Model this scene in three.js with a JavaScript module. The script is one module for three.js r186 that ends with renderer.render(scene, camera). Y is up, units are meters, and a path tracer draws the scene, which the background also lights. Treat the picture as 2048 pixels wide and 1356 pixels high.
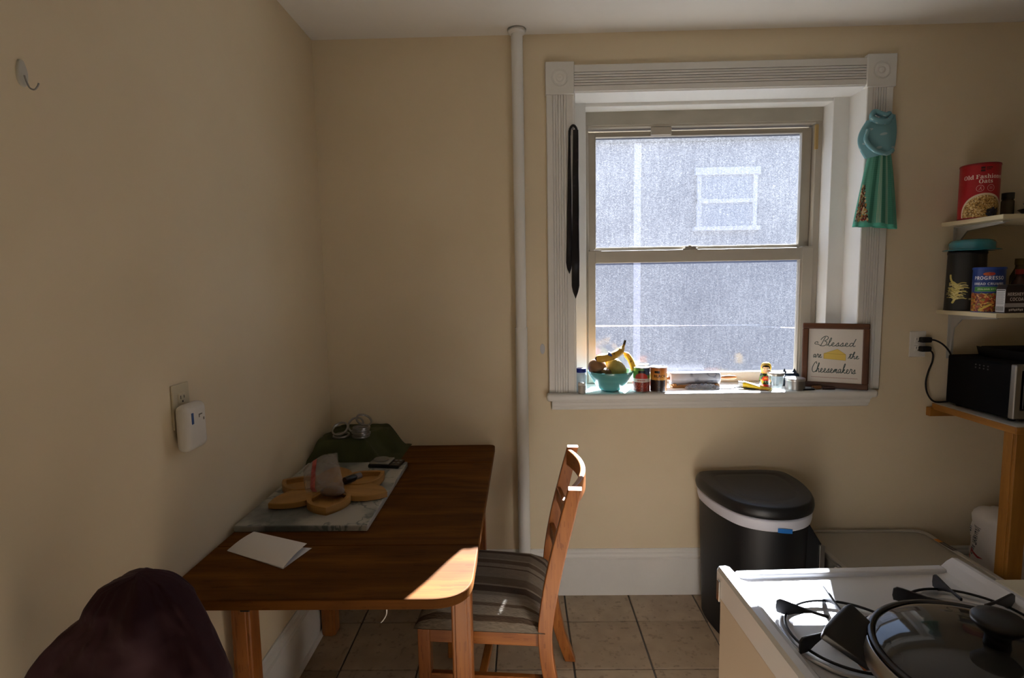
import * as THREE from 'three';
import { RoundedBoxGeometry } from 'three/addons/geometries/RoundedBoxGeometry.js';
import { mergeGeometries, mergeVertices } from 'three/addons/utils/BufferGeometryUtils.js';

// ---------------------------------------------------------------- camera, sky, sun, exposure
const scene = new THREE.Scene();
const W = 2048, H = 1356, FOCAL = 1111;
const camera = new THREE.PerspectiveCamera(2 * Math.atan(H / 2 / FOCAL) * 180 / Math.PI, W / H, 0.05, 200);
camera.position.set(0.89, 1.465, 2.495);
camera.rotation.order = 'YXZ';
camera.rotation.set(-0.1006, 0.0196, -0.0174);
camera.updateMatrixWorld(true);
scene.background = new THREE.Color().setRGB(0.34, 0.52, 0.86);          // clear blue sky, seen and felt only through the window
const sun = new THREE.DirectionalLight(new THREE.Color().setRGB(0.97, 0.985, 1.03), 58);
const SUN = new THREE.Vector3(-0.434, -0.72, 1).normalize();           // the way its light travels: in through the window, down and to the left
sun.position.copy(SUN).multiplyScalar(-12).add(new THREE.Vector3(1.7, 1, 0));
sun.target.position.set(1.7, 1, 0);
sun.castShadow = true;
sun.shadow.mapSize.set(4096, 4096);
Object.assign(sun.shadow.camera, { left: -5, right: 5, top: 5, bottom: -5, near: 1, far: 30 });
scene.add(sun, sun.target);
const renderer = new THREE.WebGLRenderer();
renderer.toneMapping = THREE.LinearToneMapping;
renderer.toneMappingExposure = 1.32;
renderer.shadowMap.enabled = true;

// ---------------------------------------------------------------- helpers
let seed = 7;
const rnd = () => { seed = (seed * 1664525 + 1013904223) >>> 0; return seed / 4294967296; };
const V = (x, y, z) => new THREE.Vector3(x, y, z);
const lerp = (a, b, t) => a + (b - a) * t, clamp = (x, a = 0, b = 1) => Math.min(b, Math.max(a, x)), sstep = (a, b, x) => { const t = clamp((x - a) / (b - a)); return t * t * (3 - 2 * t); };
// point where the sight line through a photo pixel meets the plane axis = value
function at(u, v, axis, value) {
  const d = V((u - W / 2) / FOCAL, -(v - H / 2) / FOCAL, -1).applyQuaternion(camera.quaternion), o = camera.position;
  return d.multiplyScalar((value - o[axis]) / d[axis]).add(o);
}
const taken = new Map();
function numbered(name) { const n = taken.get(name) ?? 0; taken.set(name, n + 1); return n ? name + '_' + String(n).padStart(3, '0') : name; }
function tag(o, label, category, group) { o.userData.label = label; o.userData.category = category; if (group) o.userData.group = group; return o; }
function thing(name, label, category, [x, y, z] = [0, 0, 0], turn = 0, group) {
  const o = new THREE.Group(); o.name = numbered(name); o.position.set(x, y, z); o.rotation.y = turn; scene.add(o);
  return tag(o, label, category, group);
}
function struct(name, parent = scene) { const o = new THREE.Group(); o.name = name; o.userData.kind = 'structure'; parent.add(o); return o; }
function part(name, geo, mat, parent, label) { const m = new THREE.Mesh(geo, mat); m.name = name; if (label) m.userData.label = label; parent.add(m); return m; }
function solo(name, geo, mat, label, category, pos = [0, 0, 0], turn = 0, group) {
  const m = new THREE.Mesh(geo, mat); m.name = numbered(name); m.position.set(...pos); m.rotation.y = turn; scene.add(m); return tag(m, label, category, group);
}
const mv = (g, x, y, z) => g.translate(x, y, z), rot = (g, x = 0, y = 0, z = 0) => { if (x) g.rotateX(x); if (y) g.rotateY(y); if (z) g.rotateZ(z); return g; };
const box = (x0, x1, y0, y1, z0, z1, r = 0.002) => {
  const w = x1 - x0, h = y1 - y0, d = z1 - z0, rr = Math.min(r, w / 2.02, h / 2.02, d / 2.02);
  return mv(rr > 0 ? new RoundedBoxGeometry(w, h, d, 2, rr) : new THREE.BoxGeometry(w, h, d), (x0 + x1) / 2, (y0 + y1) / 2, (z0 + z1) / 2);
};
const cyl = (r0, r1, h, n = 32, y = 0) => mv(new THREE.CylinderGeometry(r1, r0, h, n), 0, y + h / 2, 0);
const lathe = (pts, n = 40) => new THREE.LatheGeometry(pts.map(([r, y]) => new THREE.Vector2(Math.max(r, 0), y)), n);
const tube = (pts, r, seg = 40, rad = 8, closed = false) => new THREE.TubeGeometry(new THREE.CatmullRomCurve3(pts.map((p) => (p.isVector3 ? p : V(...p))), closed), seg, r, rad, closed);
const rod = (a, b, r, n = 10) => { const A = V(...a), B = V(...b), g = new THREE.CylinderGeometry(r, r, A.distanceTo(B), n); g.applyQuaternion(new THREE.Quaternion().setFromUnitVectors(V(0, 1, 0), B.clone().sub(A).normalize())); return mv(g, ...A.add(B).multiplyScalar(0.5).toArray()); };
const merge = (list) => mergeGeometries(list.map((g) => { const n = g.index ? g.toNonIndexed() : g; for (const k of Object.keys(n.attributes)) if (!['position', 'normal', 'uv'].includes(k)) n.deleteAttribute(k); return n; }));
function shapeOf(pts) { const s = new THREE.Shape(); pts.forEach(([x, y], i) => (i ? s.lineTo(x, y) : s.moveTo(x, y))); s.closePath(); return s; }
const extrude = (s, depth, bevel = 0, curve = 10) => new THREE.ExtrudeGeometry(s, { depth: depth - 2 * bevel, bevelEnabled: bevel > 0, bevelThickness: bevel, bevelSize: bevel, bevelOffset: -bevel, bevelSegments: 2, curveSegments: curve });
// uv in metres: u along the axis "along", v across it, chosen by the way a face points
function grainUV(g, along = 'x', s = 1, du = 0, dv = 0) {
  const p = g.attributes.position, n = g.attributes.normal, uv = new Float32Array(p.count * 2), ax = 'xyz'.indexOf(along), rest = [0, 1, 2].filter((i) => i !== ax);
  for (let i = 0; i < p.count; i++) {
    const q = [p.getX(i), p.getY(i), p.getZ(i)], m = [Math.abs(n.getX(i)), Math.abs(n.getY(i)), Math.abs(n.getZ(i))];
    const across = m[rest[0]] > m[rest[1]] ? rest[1] : rest[0];
    uv[i * 2] = q[ax] * s + du; uv[i * 2 + 1] = (m[ax] > 0.8 ? q[rest[0]] + q[rest[1]] * 0.3 : q[across]) * s + dv;
  }
  return g.setAttribute('uv', new THREE.BufferAttribute(uv, 2));
}
// a sheet or body from a function (u, v) -> point
function sheet(f, nu, nv, closeU = false) {
  const pos = [], uv = [], idx = [];
  for (let j = 0; j <= nv; j++) for (let i = 0; i <= nu; i++) { const q = f(i / nu, j / nv); pos.push(q[0], q[1], q[2]); uv.push(i / nu, j / nv); }
  for (let j = 0; j < nv; j++) for (let i = 0; i < nu; i++) { const a = j * (nu + 1) + i, b = a + 1, c = a + nu + 1, d = c + 1; idx.push(a, b, d, a, d, c); }
  const g = new THREE.BufferGeometry();
  g.setAttribute('position', new THREE.Float32BufferAttribute(pos, 3)); g.setAttribute('uv', new THREE.Float32BufferAttribute(uv, 2)); g.setIndex(idx); g.computeVertexNormals();
  if (closeU) { const n = g.attributes.normal; for (let j = 0; j <= nv; j++) { const a = j * (nu + 1), b = a + nu, x = n.getX(a) + n.getX(b), y = n.getY(a) + n.getY(b), z = n.getZ(a) + n.getZ(b), l = Math.hypot(x, y, z) || 1; n.setXYZ(a, x / l, y / l, z / l); n.setXYZ(b, x / l, y / l, z / l); } }
  return g;
}
const hash = (x, y, s) => { let h = (x * 374761393 + y * 668265263 + s * 2147483647) | 0; h = Math.imul(h ^ (h >>> 13), 1274126177); return ((h ^ (h >>> 16)) >>> 0) / 4294967296; };
// tiling value noise, px and py cells across
function vnoise(u, v, px, py, s) {
  const x = u * px, y = v * py, x0 = Math.floor(x), y0 = Math.floor(y), fx = x - x0, fy = y - y0, a = fx * fx * (3 - 2 * fx), b = fy * fy * (3 - 2 * fy), w = (i, n) => ((i % n) + n) % n;
  return lerp(lerp(hash(w(x0, px), w(y0, py), s), hash(w(x0 + 1, px), w(y0, py), s), a), lerp(hash(w(x0, px), w(y0 + 1, py), s), hash(w(x0 + 1, px), w(y0 + 1, py), s), a), b);
}
const fbm = (u, v, px, py, s, o = 4) => { let t = 0, a = 0.5, n = 0; for (let i = 0; i < o; i++, a /= 2, px *= 2, py *= 2) { t += a * vnoise(u, v, px, py, s + i); n += a; } return t / n; };
const noise3 = (x, y, z) => { const f = Math.floor, q = (z * 1.0), z0 = f(q), t = q - z0, h = (k) => vnoise((x / 64) % 1 + 1, (y / 64) % 1 + 1, 64, 64, 50 + k); return lerp(h(z0), h(z0 + 1), t * t * (3 - 2 * t)) * 2 - 1; };
function dataTex(w, h, f, srgb = true, rep = [1, 1]) {
  const d = new Uint8Array(w * h * 4);
  for (let y = 0; y < h; y++) for (let x = 0; x < w; x++) { const c = f((x + 0.5) / w, (y + 0.5) / h), o = (y * w + x) * 4; for (let k = 0; k < 3; k++) d[o + k] = clamp(Array.isArray(c) ? c[k] : c) * 255; d[o + 3] = 255; }
  const t = new THREE.DataTexture(d, w, h); t.wrapS = t.wrapT = THREE.RepeatWrapping; t.magFilter = THREE.LinearFilter; t.repeat.set(...rep); if (srgb) t.colorSpace = THREE.SRGBColorSpace; t.needsUpdate = true; return t;
}
function canvasTex(w, h, draw) {
  const c = document.createElement('canvas'); c.width = w; c.height = h; const g = c.getContext('2d'); draw(g, w, h);
  const t = new THREE.CanvasTexture(c); t.colorSpace = THREE.SRGBColorSpace; t.wrapS = t.wrapT = THREE.RepeatWrapping; t.magFilter = THREE.LinearFilter; return t;
}
const hex = (s) => [1, 3, 5].map((i) => parseInt(s.slice(i, i + 2), 16) / 255), mix3 = (a, b, t) => a.map((x, i) => lerp(x, b[i], t));
const mat = (color, roughness = 0.6, extra = {}) => new THREE.MeshStandardMaterial({ color, roughness, ...extra });
const phys = (color, roughness, extra = {}) => new THREE.MeshPhysicalMaterial({ color, roughness, ...extra });
const clearGlass = (color = 0xffffff) => phys(color, 0.03, { transmission: 1, thickness: 0 });

// ---------------------------------------------------------------- materials
const woodTex = (dark, light, s, fine = 1, knots = 0) => dataTex(1024, 512, (u, v) => {
  const warp = fbm(u, v, 2, 6, s, 3) * 0.22 * (1 + knots), rings = Math.abs(((v * 9 + warp * 9) % 1) * 2 - 1), streak = fbm(u, v, 4, 90, s + 9, 3), pore = vnoise(u, v, 24, 260, s + 20), big = fbm(u, v, 3, 5, s + 31, 3);
  let t = 0.3 * rings + 0.45 * streak + 0.45 * big - 0.1; if (pore > 0.8) t -= 0.22 * fine;
  return mix3(dark, light, clamp(t));
});
const tableTex = woodTex(hex('#42270e'), hex('#85521f'), 3, 0.6, 1), chairTex = woodTex(hex('#7a4217'), hex('#bd7838'), 13, 1.3, 0.9), frameTex = woodTex(hex('#3a1f10'), hex('#6b3f22'), 21, 1), bambooTex = woodTex(hex('#8f6530'), hex('#b98a4c'), 33, 0.5), cartTex = woodTex(hex('#8a5a20'), hex('#b47c34'), 41, 0.7);
const M = {
  wall: mat(0xffffff, 0.85, { map: dataTex(512, 512, (u, v) => mix3(hex('#dfcfb0'), hex('#e8d9bc'), fbm(u, v, 6, 6, 61, 5))), bumpMap: dataTex(512, 512, (u, v) => fbm(u, v, 24, 24, 77, 4), false), bumpScale: 0.0012 }),
  ceiling: mat(0xffffff, 0.9, { map: dataTex(256, 256, (u, v) => mix3(hex('#e4e1da'), hex('#eeebe4'), fbm(u, v, 4, 4, 88, 4))), bumpMap: dataTex(512, 512, (u, v) => fbm(u, v, 10, 10, 87, 4), false), bumpScale: 0.003 }),
  trim: mat(0xffffff, 0.45, { map: dataTex(512, 512, (u, v) => mix3(hex('#e0dfda'), hex('#eae9e4'), fbm(u, v, 8, 8, 91, 4))), bumpMap: dataTex(256, 256, (u, v) => fbm(u, v, 20, 20, 93, 3), false), bumpScale: 0.0005 }),
  dirty: mat(0xffffff, 0.7, { map: dataTex(512, 512, (u, v) => mix3(hex('#a59f90'), hex('#b7b1a2'), fbm(u, v, 10, 20, 95, 4))) }),
  alu: mat(0xffffff, 0.5, { map: dataTex(256, 256, (u, v) => mix3(hex('#a8a091'), hex('#b5ad9e'), fbm(u, v, 6, 12, 97, 4))) }),
  black: mat(0x101012, 0.5), blackGloss: mat(0x0c0d10, 0.25), rubber: mat(0x08080a, 0.7),
  table: phys(0xffffff, 0.72, { map: tableTex, specularIntensity: 0.15 }), chair: phys(0xffffff, 0.4, { map: chairTex, clearcoat: 0.12, clearcoatRoughness: 0.25 }),
  frame: mat(0xffffff, 0.4, { map: frameTex }), bamboo: mat(0xffffff, 0.5, { map: bambooTex }), cart: mat(0xffffff, 0.5, { map: cartTex }),
  steel: mat(0xb8b8b8, 0.28, { metalness: 1 }), chrome: mat(0xd8d8d8, 0.12, { metalness: 1 }), brushed: mat(0x9a9a98, 0.4, { metalness: 1 }), darkSteel: mat(0x3a3a3c, 0.35, { metalness: 0.9 }),
  enamel: phys(0xe4e4e6, 0.22, { clearcoat: 0.5, clearcoatRoughness: 0.1 }), whitePlastic: mat(0xe2dfd8, 0.4), ivory: mat(0xcfc4a6, 0.45), paper: mat(0xe6e2df, 0.8), cream: mat(0xd9cda8, 0.6),
};
const tiled = (m, g, along = 'x', s = 1) => grainUV(g, along, s);

// ---------------------------------------------------------------- the room
const RX = 3.9, RZ = 4.3, CH = 2.52, WT = 0.3;
const floor = struct('floor');
part('grout', mv(new THREE.BoxGeometry(RX, 0.08, RZ), RX / 2, -0.046, RZ / 2), mat(0x5f5a52, 0.9), floor);
{
  const T = 0.299, gap = 0.007, x0 = 1.066 - 4 * T, z0 = 0.218 - T, mats = [];
  for (let k = 0; k < 4; k++) {
    const a = ['#98866f', '#9f8b72', '#95826c', '#9c8973'][k], b = ['#b7a489', '#b8a286', '#b09c82', '#bba88e'][k];
    mats.push(mat(0xffffff, 0.42, { map: dataTex(256, 256, (u, v) => mix3(mix3(hex(a), hex(b), fbm(u, v, 5, 5, 101 + k * 7, 5)), hex('#6e5f4f'), 0.5 * sstep(0.62, 0.85, fbm(u, v, 18, 18, 140 + k, 3)))), bumpMap: dataTex(128, 128, (u, v) => fbm(u, v, 8, 8, 150 + k, 4), false), bumpScale: 0.0015 }));
  }
  const geos = new Map();
  for (let i = 0; i < 15; i++) for (let j = 0; j < 15; j++) {
    const a = Math.max(0.001, x0 + i * T + gap / 2), b = Math.min(RX - 0.001, x0 + (i + 1) * T - gap / 2), c = Math.max(0.001, z0 + j * T + gap / 2), d = Math.min(RZ - 0.001, z0 + (j + 1) * T - gap / 2);
    if (b - a < 0.02 || d - c < 0.02) continue;
    const key = (b - a).toFixed(3) + (d - c).toFixed(3);
    if (!geos.has(key)) { const g = new RoundedBoxGeometry(b - a, 0.008, d - c, 1, 0.002); geos.set(key, grainUV(g, 'x', 1 / 0.3, 0.5, 0.5)); }
    const t = part('tile', geos.get(key), mats[(i * 7 + j * 5 + ((i * j) % 3)) % 4], floor); t.position.set((a + b) / 2, -0.004, (c + d) / 2);
  }
}
const WO = { x0: 1.128, x1: 2.386, y0: 0.93, y1: 2.28 };               // window opening in the back wall
{
  const s = new THREE.Shape(); s.moveTo(-WT, -0.1); s.lineTo(RX + WT, -0.1); s.lineTo(RX + WT, CH + 0.2); s.lineTo(-WT, CH + 0.2); s.closePath();
  const h = new THREE.Path(); h.moveTo(WO.x0, WO.y0); h.lineTo(WO.x0, WO.y1); h.lineTo(WO.x1, WO.y1); h.lineTo(WO.x1, WO.y0); h.closePath(); s.holes.push(h);
  const outer = extrude(s, 0.03);
  const wb = part('wall_back', grainUV(mv(extrude(s, WT), 0, 0, -WT), 'x', 0.7), M.wall, scene), wall = (n, ...b) => part(n, grainUV(box(...b, 0), n.includes('left') || n.includes('right') ? 'z' : 'x', 0.7), M.wall, scene);
  const walls = [wb, wall('wall_left', -WT, 0, -0.1, CH + 0.2, 0, RZ), wall('wall_right', RX, RX + WT, -0.1, CH + 0.2, 0, RZ), wall('wall_front', -WT, RX + WT, -0.1, CH + 0.2, RZ, RZ + 0.15)];
  walls.push(part('ceiling', grainUV(box(0, RX, CH, CH + 0.2, 0, RZ, 0), 'x', 0.6), M.ceiling, scene));
  part('outer_cladding', mv(outer, 0, 0, -WT - 0.03), mat(0x5e4439, 0.9), wb);
  for (const w of walls) w.userData.kind = 'structure';
}
{ // baseboards: a tall plain board under a stepped cap moulding
  const prof = shapeOf([[0, 0], [0.016, 0], [0.016, 0.168], [0.02, 0.17], [0.02, 0.176], [0.013, 0.182], [0.017, 0.19], [0.014, 0.2], [0.009, 0.206], [0.009, 0.216], [0.005, 0.222], [0, 0.222]]);
  const b = struct('baseboard_back'); part('board', grainUV(rot(mv(extrude(prof, RX), 0, 0, 0), 0, Math.PI / 2, 0).scale(1, 1, -1).translate(0, 0, 0), 'x'), M.trim, b);
  const fix = (m) => { const g = m.geometry, p = g.attributes.position; for (let i = 0; i < p.count; i += 3) for (const at of [p, g.attributes.normal, g.attributes.uv]) { const n = at.itemSize, a = at.array; for (let k = 0; k < n; k++) { const t = a[(i + 1) * n + k]; a[(i + 1) * n + k] = a[(i + 2) * n + k]; a[(i + 2) * n + k] = t; } } };
  fix(b.children[0]);
  const l = struct('baseboard_left'); part('board', grainUV(mv(extrude(prof, RZ), 0, 0, 0.0), 'z'), M.trim, l);
  part('shoe_moulding', grainUV(mv(extrude(shapeOf([[0.016, 0], [0.03, 0], [0.028, 0.008], [0.024, 0.013], [0.016, 0.016]]), RZ), 0, 0, 0), 'z'), M.trim, l);
}
// ---------------------------------------------------------------- window
const win = struct('window_1');
{
  const fl = (w, grooves = 6) => { // fluted board section, w wide
    const p = [[0, 0], [0, 0.02], [0.003, 0.023], [w * 0.2, 0.023]], g0 = w * 0.22, step = (w * 0.58) / grooves;
    for (let k = 0; k < grooves; k++) { const a = g0 + k * step; p.push([a, 0.023], [a + 0.0007, 0.017], [a + 0.0025, 0.017], [a + 0.0032, 0.023]); }
    p.push([w - 0.003, 0.023], [w, 0.02], [w, 0]); return shapeOf(p);
  };
  const side = (x, w, y0, y1, flip) => { const g = extrude(fl(w), y1 - y0); rot(g, -Math.PI / 2); g.scale(1, 1, -1); /* section in x/z, run up y */ g.translate(x, y0, 0); if (!flip) return g; return g; };
  const turnFaces = (g) => { const a = g.index ? g.toNonIndexed() : g; for (const k of Object.keys(a.attributes)) { const at = a.attributes[k], n = at.itemSize, r = at.array; for (let i = 0; i < at.count; i += 3) for (let c = 0; c < n; c++) { const t = r[(i + 1) * n + c]; r[(i + 1) * n + c] = r[(i + 2) * n + c]; r[(i + 2) * n + c] = t; } } return a; };
  const vert = (x, w) => grainUV(turnFaces(side(x, w, 0.968, 2.262)), 'y');
  part('side_casing', vert(1.006, 0.117), M.trim, win); part('side_casing', vert(2.364, 0.111), M.trim, win);
  const hg = extrude(fl(0.112, 6), 2.362 - 1.126); rot(hg, 0, 0, Math.PI / 2); rot(hg, 0, Math.PI / 2); // section y/z, run along x
  hg.computeBoundingBox(); hg.translate(1.126 - hg.boundingBox.min.x, 2.272 - hg.boundingBox.min.y, -hg.boundingBox.min.z);
  part('head_casing', grainUV(hg, 'x'), M.trim, win);
  for (const x of [1.064, 2.419]) {
    const c = part('corner_block', grainUV(box(x - 0.061, x + 0.061, 2.262, 2.396, 0, 0.03, 0.003), 'y'), M.trim, win);
    const ros = lathe([[0.001, 0.0325], [0.004, 0.0335], [0.007, 0.0325], [0.012, 0.0315], [0.014, 0.0295], [0.016, 0.0325], [0.026, 0.0335], [0.03, 0.0325], [0.0325, 0.0292], [0.034, 0.0322], [0.036, 0.0302], [0.036, 0.028]], 40);
    part('rosette', mv(rot(ros, Math.PI / 2), x, 2.33, 0), M.trim, c);
  }
  // reveal: two stepped linings
  const lin = (n, x0, x1, y0, y1, z0, z1) => part(n, grainUV(box(x0, x1, y0, y1, z0, z1, 0.003), 'y'), M.trim, win);
  lin('jamb_lining', 1.1, 1.13, 0.94, 2.3, -0.13, 0.019); lin('jamb_lining', 2.372, 2.41, 0.94, 2.3, -0.13, 0.019); lin('head_lining', 1.1, 2.41, 2.268, 2.3, -0.13, 0.019);
  lin('inner_stop', 1.1, 1.19, 0.94, 2.3, -0.23, -0.115); lin('inner_stop', 2.3, 2.41, 0.94, 2.3, -0.23, -0.115); lin('inner_stop', 1.1, 2.41, 2.252, 2.32, -0.23, -0.122);
  // stool, its rounded nose, and the moulded apron
  part('stool', grainUV(merge([box(1.128, 2.386, 0.935, 0.966, -0.24, 0.02, 0.001), box(0.993, 2.45, 0.935, 0.967, 0.0, 0.064, 0.012)]), 'x'), M.trim, win);
  const ap = extrude(shapeOf([[0, 0], [0.012, 0], [0.02, 0.006], [0.022, 0.014], [0.03, 0.022], [0.033, 0.034], [0.044, 0.042], [0.046, 0.05], [0, 0.05]]), 1.415); rot(ap, 0, Math.PI / 2); // section along z/y run -> x
  ap.scale(1, 1, -1); ap.computeBoundingBox(); ap.translate(1.018 - ap.boundingBox.min.x, 0.888, -ap.boundingBox.min.z);
  part('apron', grainUV(turnFaces(ap), 'x'), M.trim, win);
  // aluminium frame and two sliding sashes
  const FR = { x0: 1.19, x1: 2.3, y0: 0.966, y1: 2.252 };
  const bars = (n, x0, x1, y0, y1, z0, z1, l, r, b, t, m = M.alu) => part(n, grainUV(merge([box(x0, x0 + l, y0, y1, z0, z1, 0.003), box(x1 - r, x1, y0, y1, z0, z1, 0.003), box(x0 + l - 0.001, x1 - r + 0.001, y0, y0 + b, z0 + 0.0005, z1 - 0.0005, 0.003), box(x0 + l - 0.001, x1 - r + 0.001, y1 - t, y1, z0 + 0.0005, z1 - 0.0005, 0.003)]), 'x'), m, win);
  part('head_filler', grainUV(box(1.19, 2.3, 2.19, 2.254, -0.25, -0.198, 0.002), 'x'), M.dirty, win);
  bars('outer_frame', 1.19, 2.3, 0.95, 2.2, -0.29, -0.2, 0.022, 0.03, 0.028, 0.02);
  const up = bars('upper_sash', 1.213, 2.268, 1.585, 2.168, -0.262, -0.232, 0.034, 0.045, 0.042, 0.022);
  part('glazing_bead', merge([box(1.245, 2.225, 2.144, 2.148, -0.236, -0.226, 0.001), box(2.219, 2.225, 1.62, 2.147, -0.236, -0.226, 0.001), box(1.245, 1.25, 1.62, 2.147, -0.236, -0.226, 0.001)]), M.alu, up);
  const lo = bars('lower_sash', 1.207, 2.272, 0.972, 1.609, -0.222, -0.188, 0.036, 0.052, 0.045, 0.058);
  part('glazing_bead', merge([box(1.242, 2.222, 1.552, 1.562, -0.222, -0.19, 0.002), box(2.211, 2.222, 1.015, 1.562, -0.222, -0.19, 0.002)]), M.alu, lo);
  part('sash_lock', merge([box(1.66, 1.73, 1.608, 1.616, -0.212, -0.193, 0.002), box(1.686, 1.7, 1.614, 1.629, -0.21, -0.195, 0.002), mv(rot(cyl(0.007, 0.007, 0.05, 12), 0, 0, Math.PI / 2), 1.722, 1.62, -0.203)]), M.alu, lo);
  part('lift_tab', box(1.215, 1.27, 1.608, 1.614, -0.222, -0.19, 0.001), M.alu, lo); part('lift_tab', box(2.22, 2.268, 1.608, 1.614, -0.222, -0.19, 0.001), M.alu, lo);
  part('latch_cover', grainUV(box(1.505, 1.6, 2.142, 2.178, -0.212, -0.196, 0.003), 'x'), M.alu, win);
  part('guide_strip', box(2.262, 2.276, 2.06, 2.172, -0.2, -0.188, 0.002), mat(0xa98c56, 0.6), win);
  // dusty panes: the film of dust scatters the sun that shines through it
  const dust = (s, base) => dataTex(1024, 1024, (u, v) => {
    const big = fbm(u, v, 4, 3, s, 4), streak = fbm(u, v, 160, 9, s + 5, 3), fine = vnoise(u, v, 300, 300, s + 8), fine2 = vnoise(u, v, 512, 512, s + 12), speck = hash(Math.floor(u * 380), Math.floor(v * 380), s + 3);
    let d = base * (0.55 + 0.5 * big + 0.4 * streak) * (0.35 + 1.1 * fine * fine + 0.75 * fine2); if (speck > 0.99) d += base * 1.6; return Math.sqrt(d);
  }, false);
  const pane = (n, s, base, x0, x1, y0, y1, z, parent) => { const m = phys(0xeef3fb, 1, { transmission: 1, thickness: 0, roughnessMap: dust(s, base) }); const p = part(n, new THREE.PlaneGeometry(x1 - x0, y1 - y0), m, parent, 'dusty pane glowing in the sun'); p.position.set((x0 + x1) / 2, (y0 + y1) / 2, z); return p; };
  pane("pane", 201, 0.031, 1.24, 2.23, 1.62, 2.15, -0.246, up); pane("pane", 231, 0.0215, 1.238, 2.225, 1.012, 1.566, -0.207, lo);
}
{ // heating pipe in front of the back wall
  const p = thing('heating_pipe', 'white painted heating pipe running from ceiling to floor beside the window', 'pipe', [0.884, 0, 0.05]);
  part('upper_pipe', cyl(0.0235, 0.0245, CH - 1.262, 24, 1.262), M.trim, p); part('lower_pipe', cyl(0.0265, 0.0265, 1.265, 24), M.trim, p);
  part('coupling', cyl(0.028, 0.028, 0.006, 24, 1.262), M.trim, p); part('ceiling_collar', lathe([[0.024, CH - 0.02], [0.034, CH - 0.016], [0.04, CH - 0.001], [0.0, CH - 0.001]]), M.ceiling, p);
}
// ---------------------------------------------------------------- outside the window
{
  const ground = part('ground', mv(new THREE.BoxGeometry(40, 0.1, 30), 2, -0.95, -15.4), mat(0x8a867c, 0.95), scene); ground.userData.kind = 'structure';
  const ZH = -4.6, sid = mat(0x83878c, 0.85), whiteB = mat(0xcfd1d3, 0.7), q = (u, v) => at(u, v, 'z', ZH);
  const h = thing('neighbour_house', 'grey house wall with a pale vertical board and a window, seen through the dusty panes', 'house', [0, -0.9, ZH]), wx = q(1278, 400).x, n0 = q(1393, 352), n1 = q(1510, 452), F = (y) => y + 0.9;
  part('wall', box(-9, 9, 0, 4.05, -5, 0, 0), sid, h); part('vertical_board', box(q(1267, 400).x, wx + 0.02, 0, 4.05, -0.12, 0.03, 0.004), whiteB, h);
  const w = part('window_frame', merge([box(n0.x - 0.03, n1.x + 0.03, F(n0.y), F(n0.y) + 0.09, 0, 0.06), box(n0.x - 0.04, n1.x + 0.04, F(n1.y) - 0.05, F(n1.y), 0, 0.07), box(n0.x, n0.x + 0.05, F(n1.y), F(n0.y), 0, 0.05), box(n1.x - 0.05, n1.x, F(n1.y), F(n0.y), 0, 0.05), box(n0.x, n1.x, F((n0.y + n1.y) / 2) - 0.025, F((n0.y + n1.y) / 2) + 0.025, 0, 0.04)]), whiteB, h);
  part('pane', box(n0.x + 0.04, n1.x - 0.04, F(n1.y), F(n0.y), 0.005, 0.024, 0), mat(0x8f979f, 0.3), w); part('roof', box(-9.1, 9.1, 4.05, 4.13, -5.1, 0.08, 0.01), mat(0x55524e, 0.9), h);
  const c = mat(0xe8e8e8, 0.6), P2 = (u, v, z) => at(u, v, 'z', z);
  solo('cable', tube([P2(1120, 653, -0.34), P2(1195, 652.5, -0.9), P2(1400, 651, -2), P2(1512, 650, -4.3), P2(1520, 650, -4.57)], 0.004, 60, 6), c, 'thin white cable running from the wall to the house outside the lower pane', 'cable');
  solo('cable', tube([P2(1500, 653, -4.57), P2(1506, 653, -4.2), P2(1570, 655.5, -1.4), P2(1605, 657, -0.9), P2(1700, 661, -0.34)], 0.0035, 60, 6), c, 'short white cable outside the lower pane, sloping down towards the wooden picture frame', 'cable');
}
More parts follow.
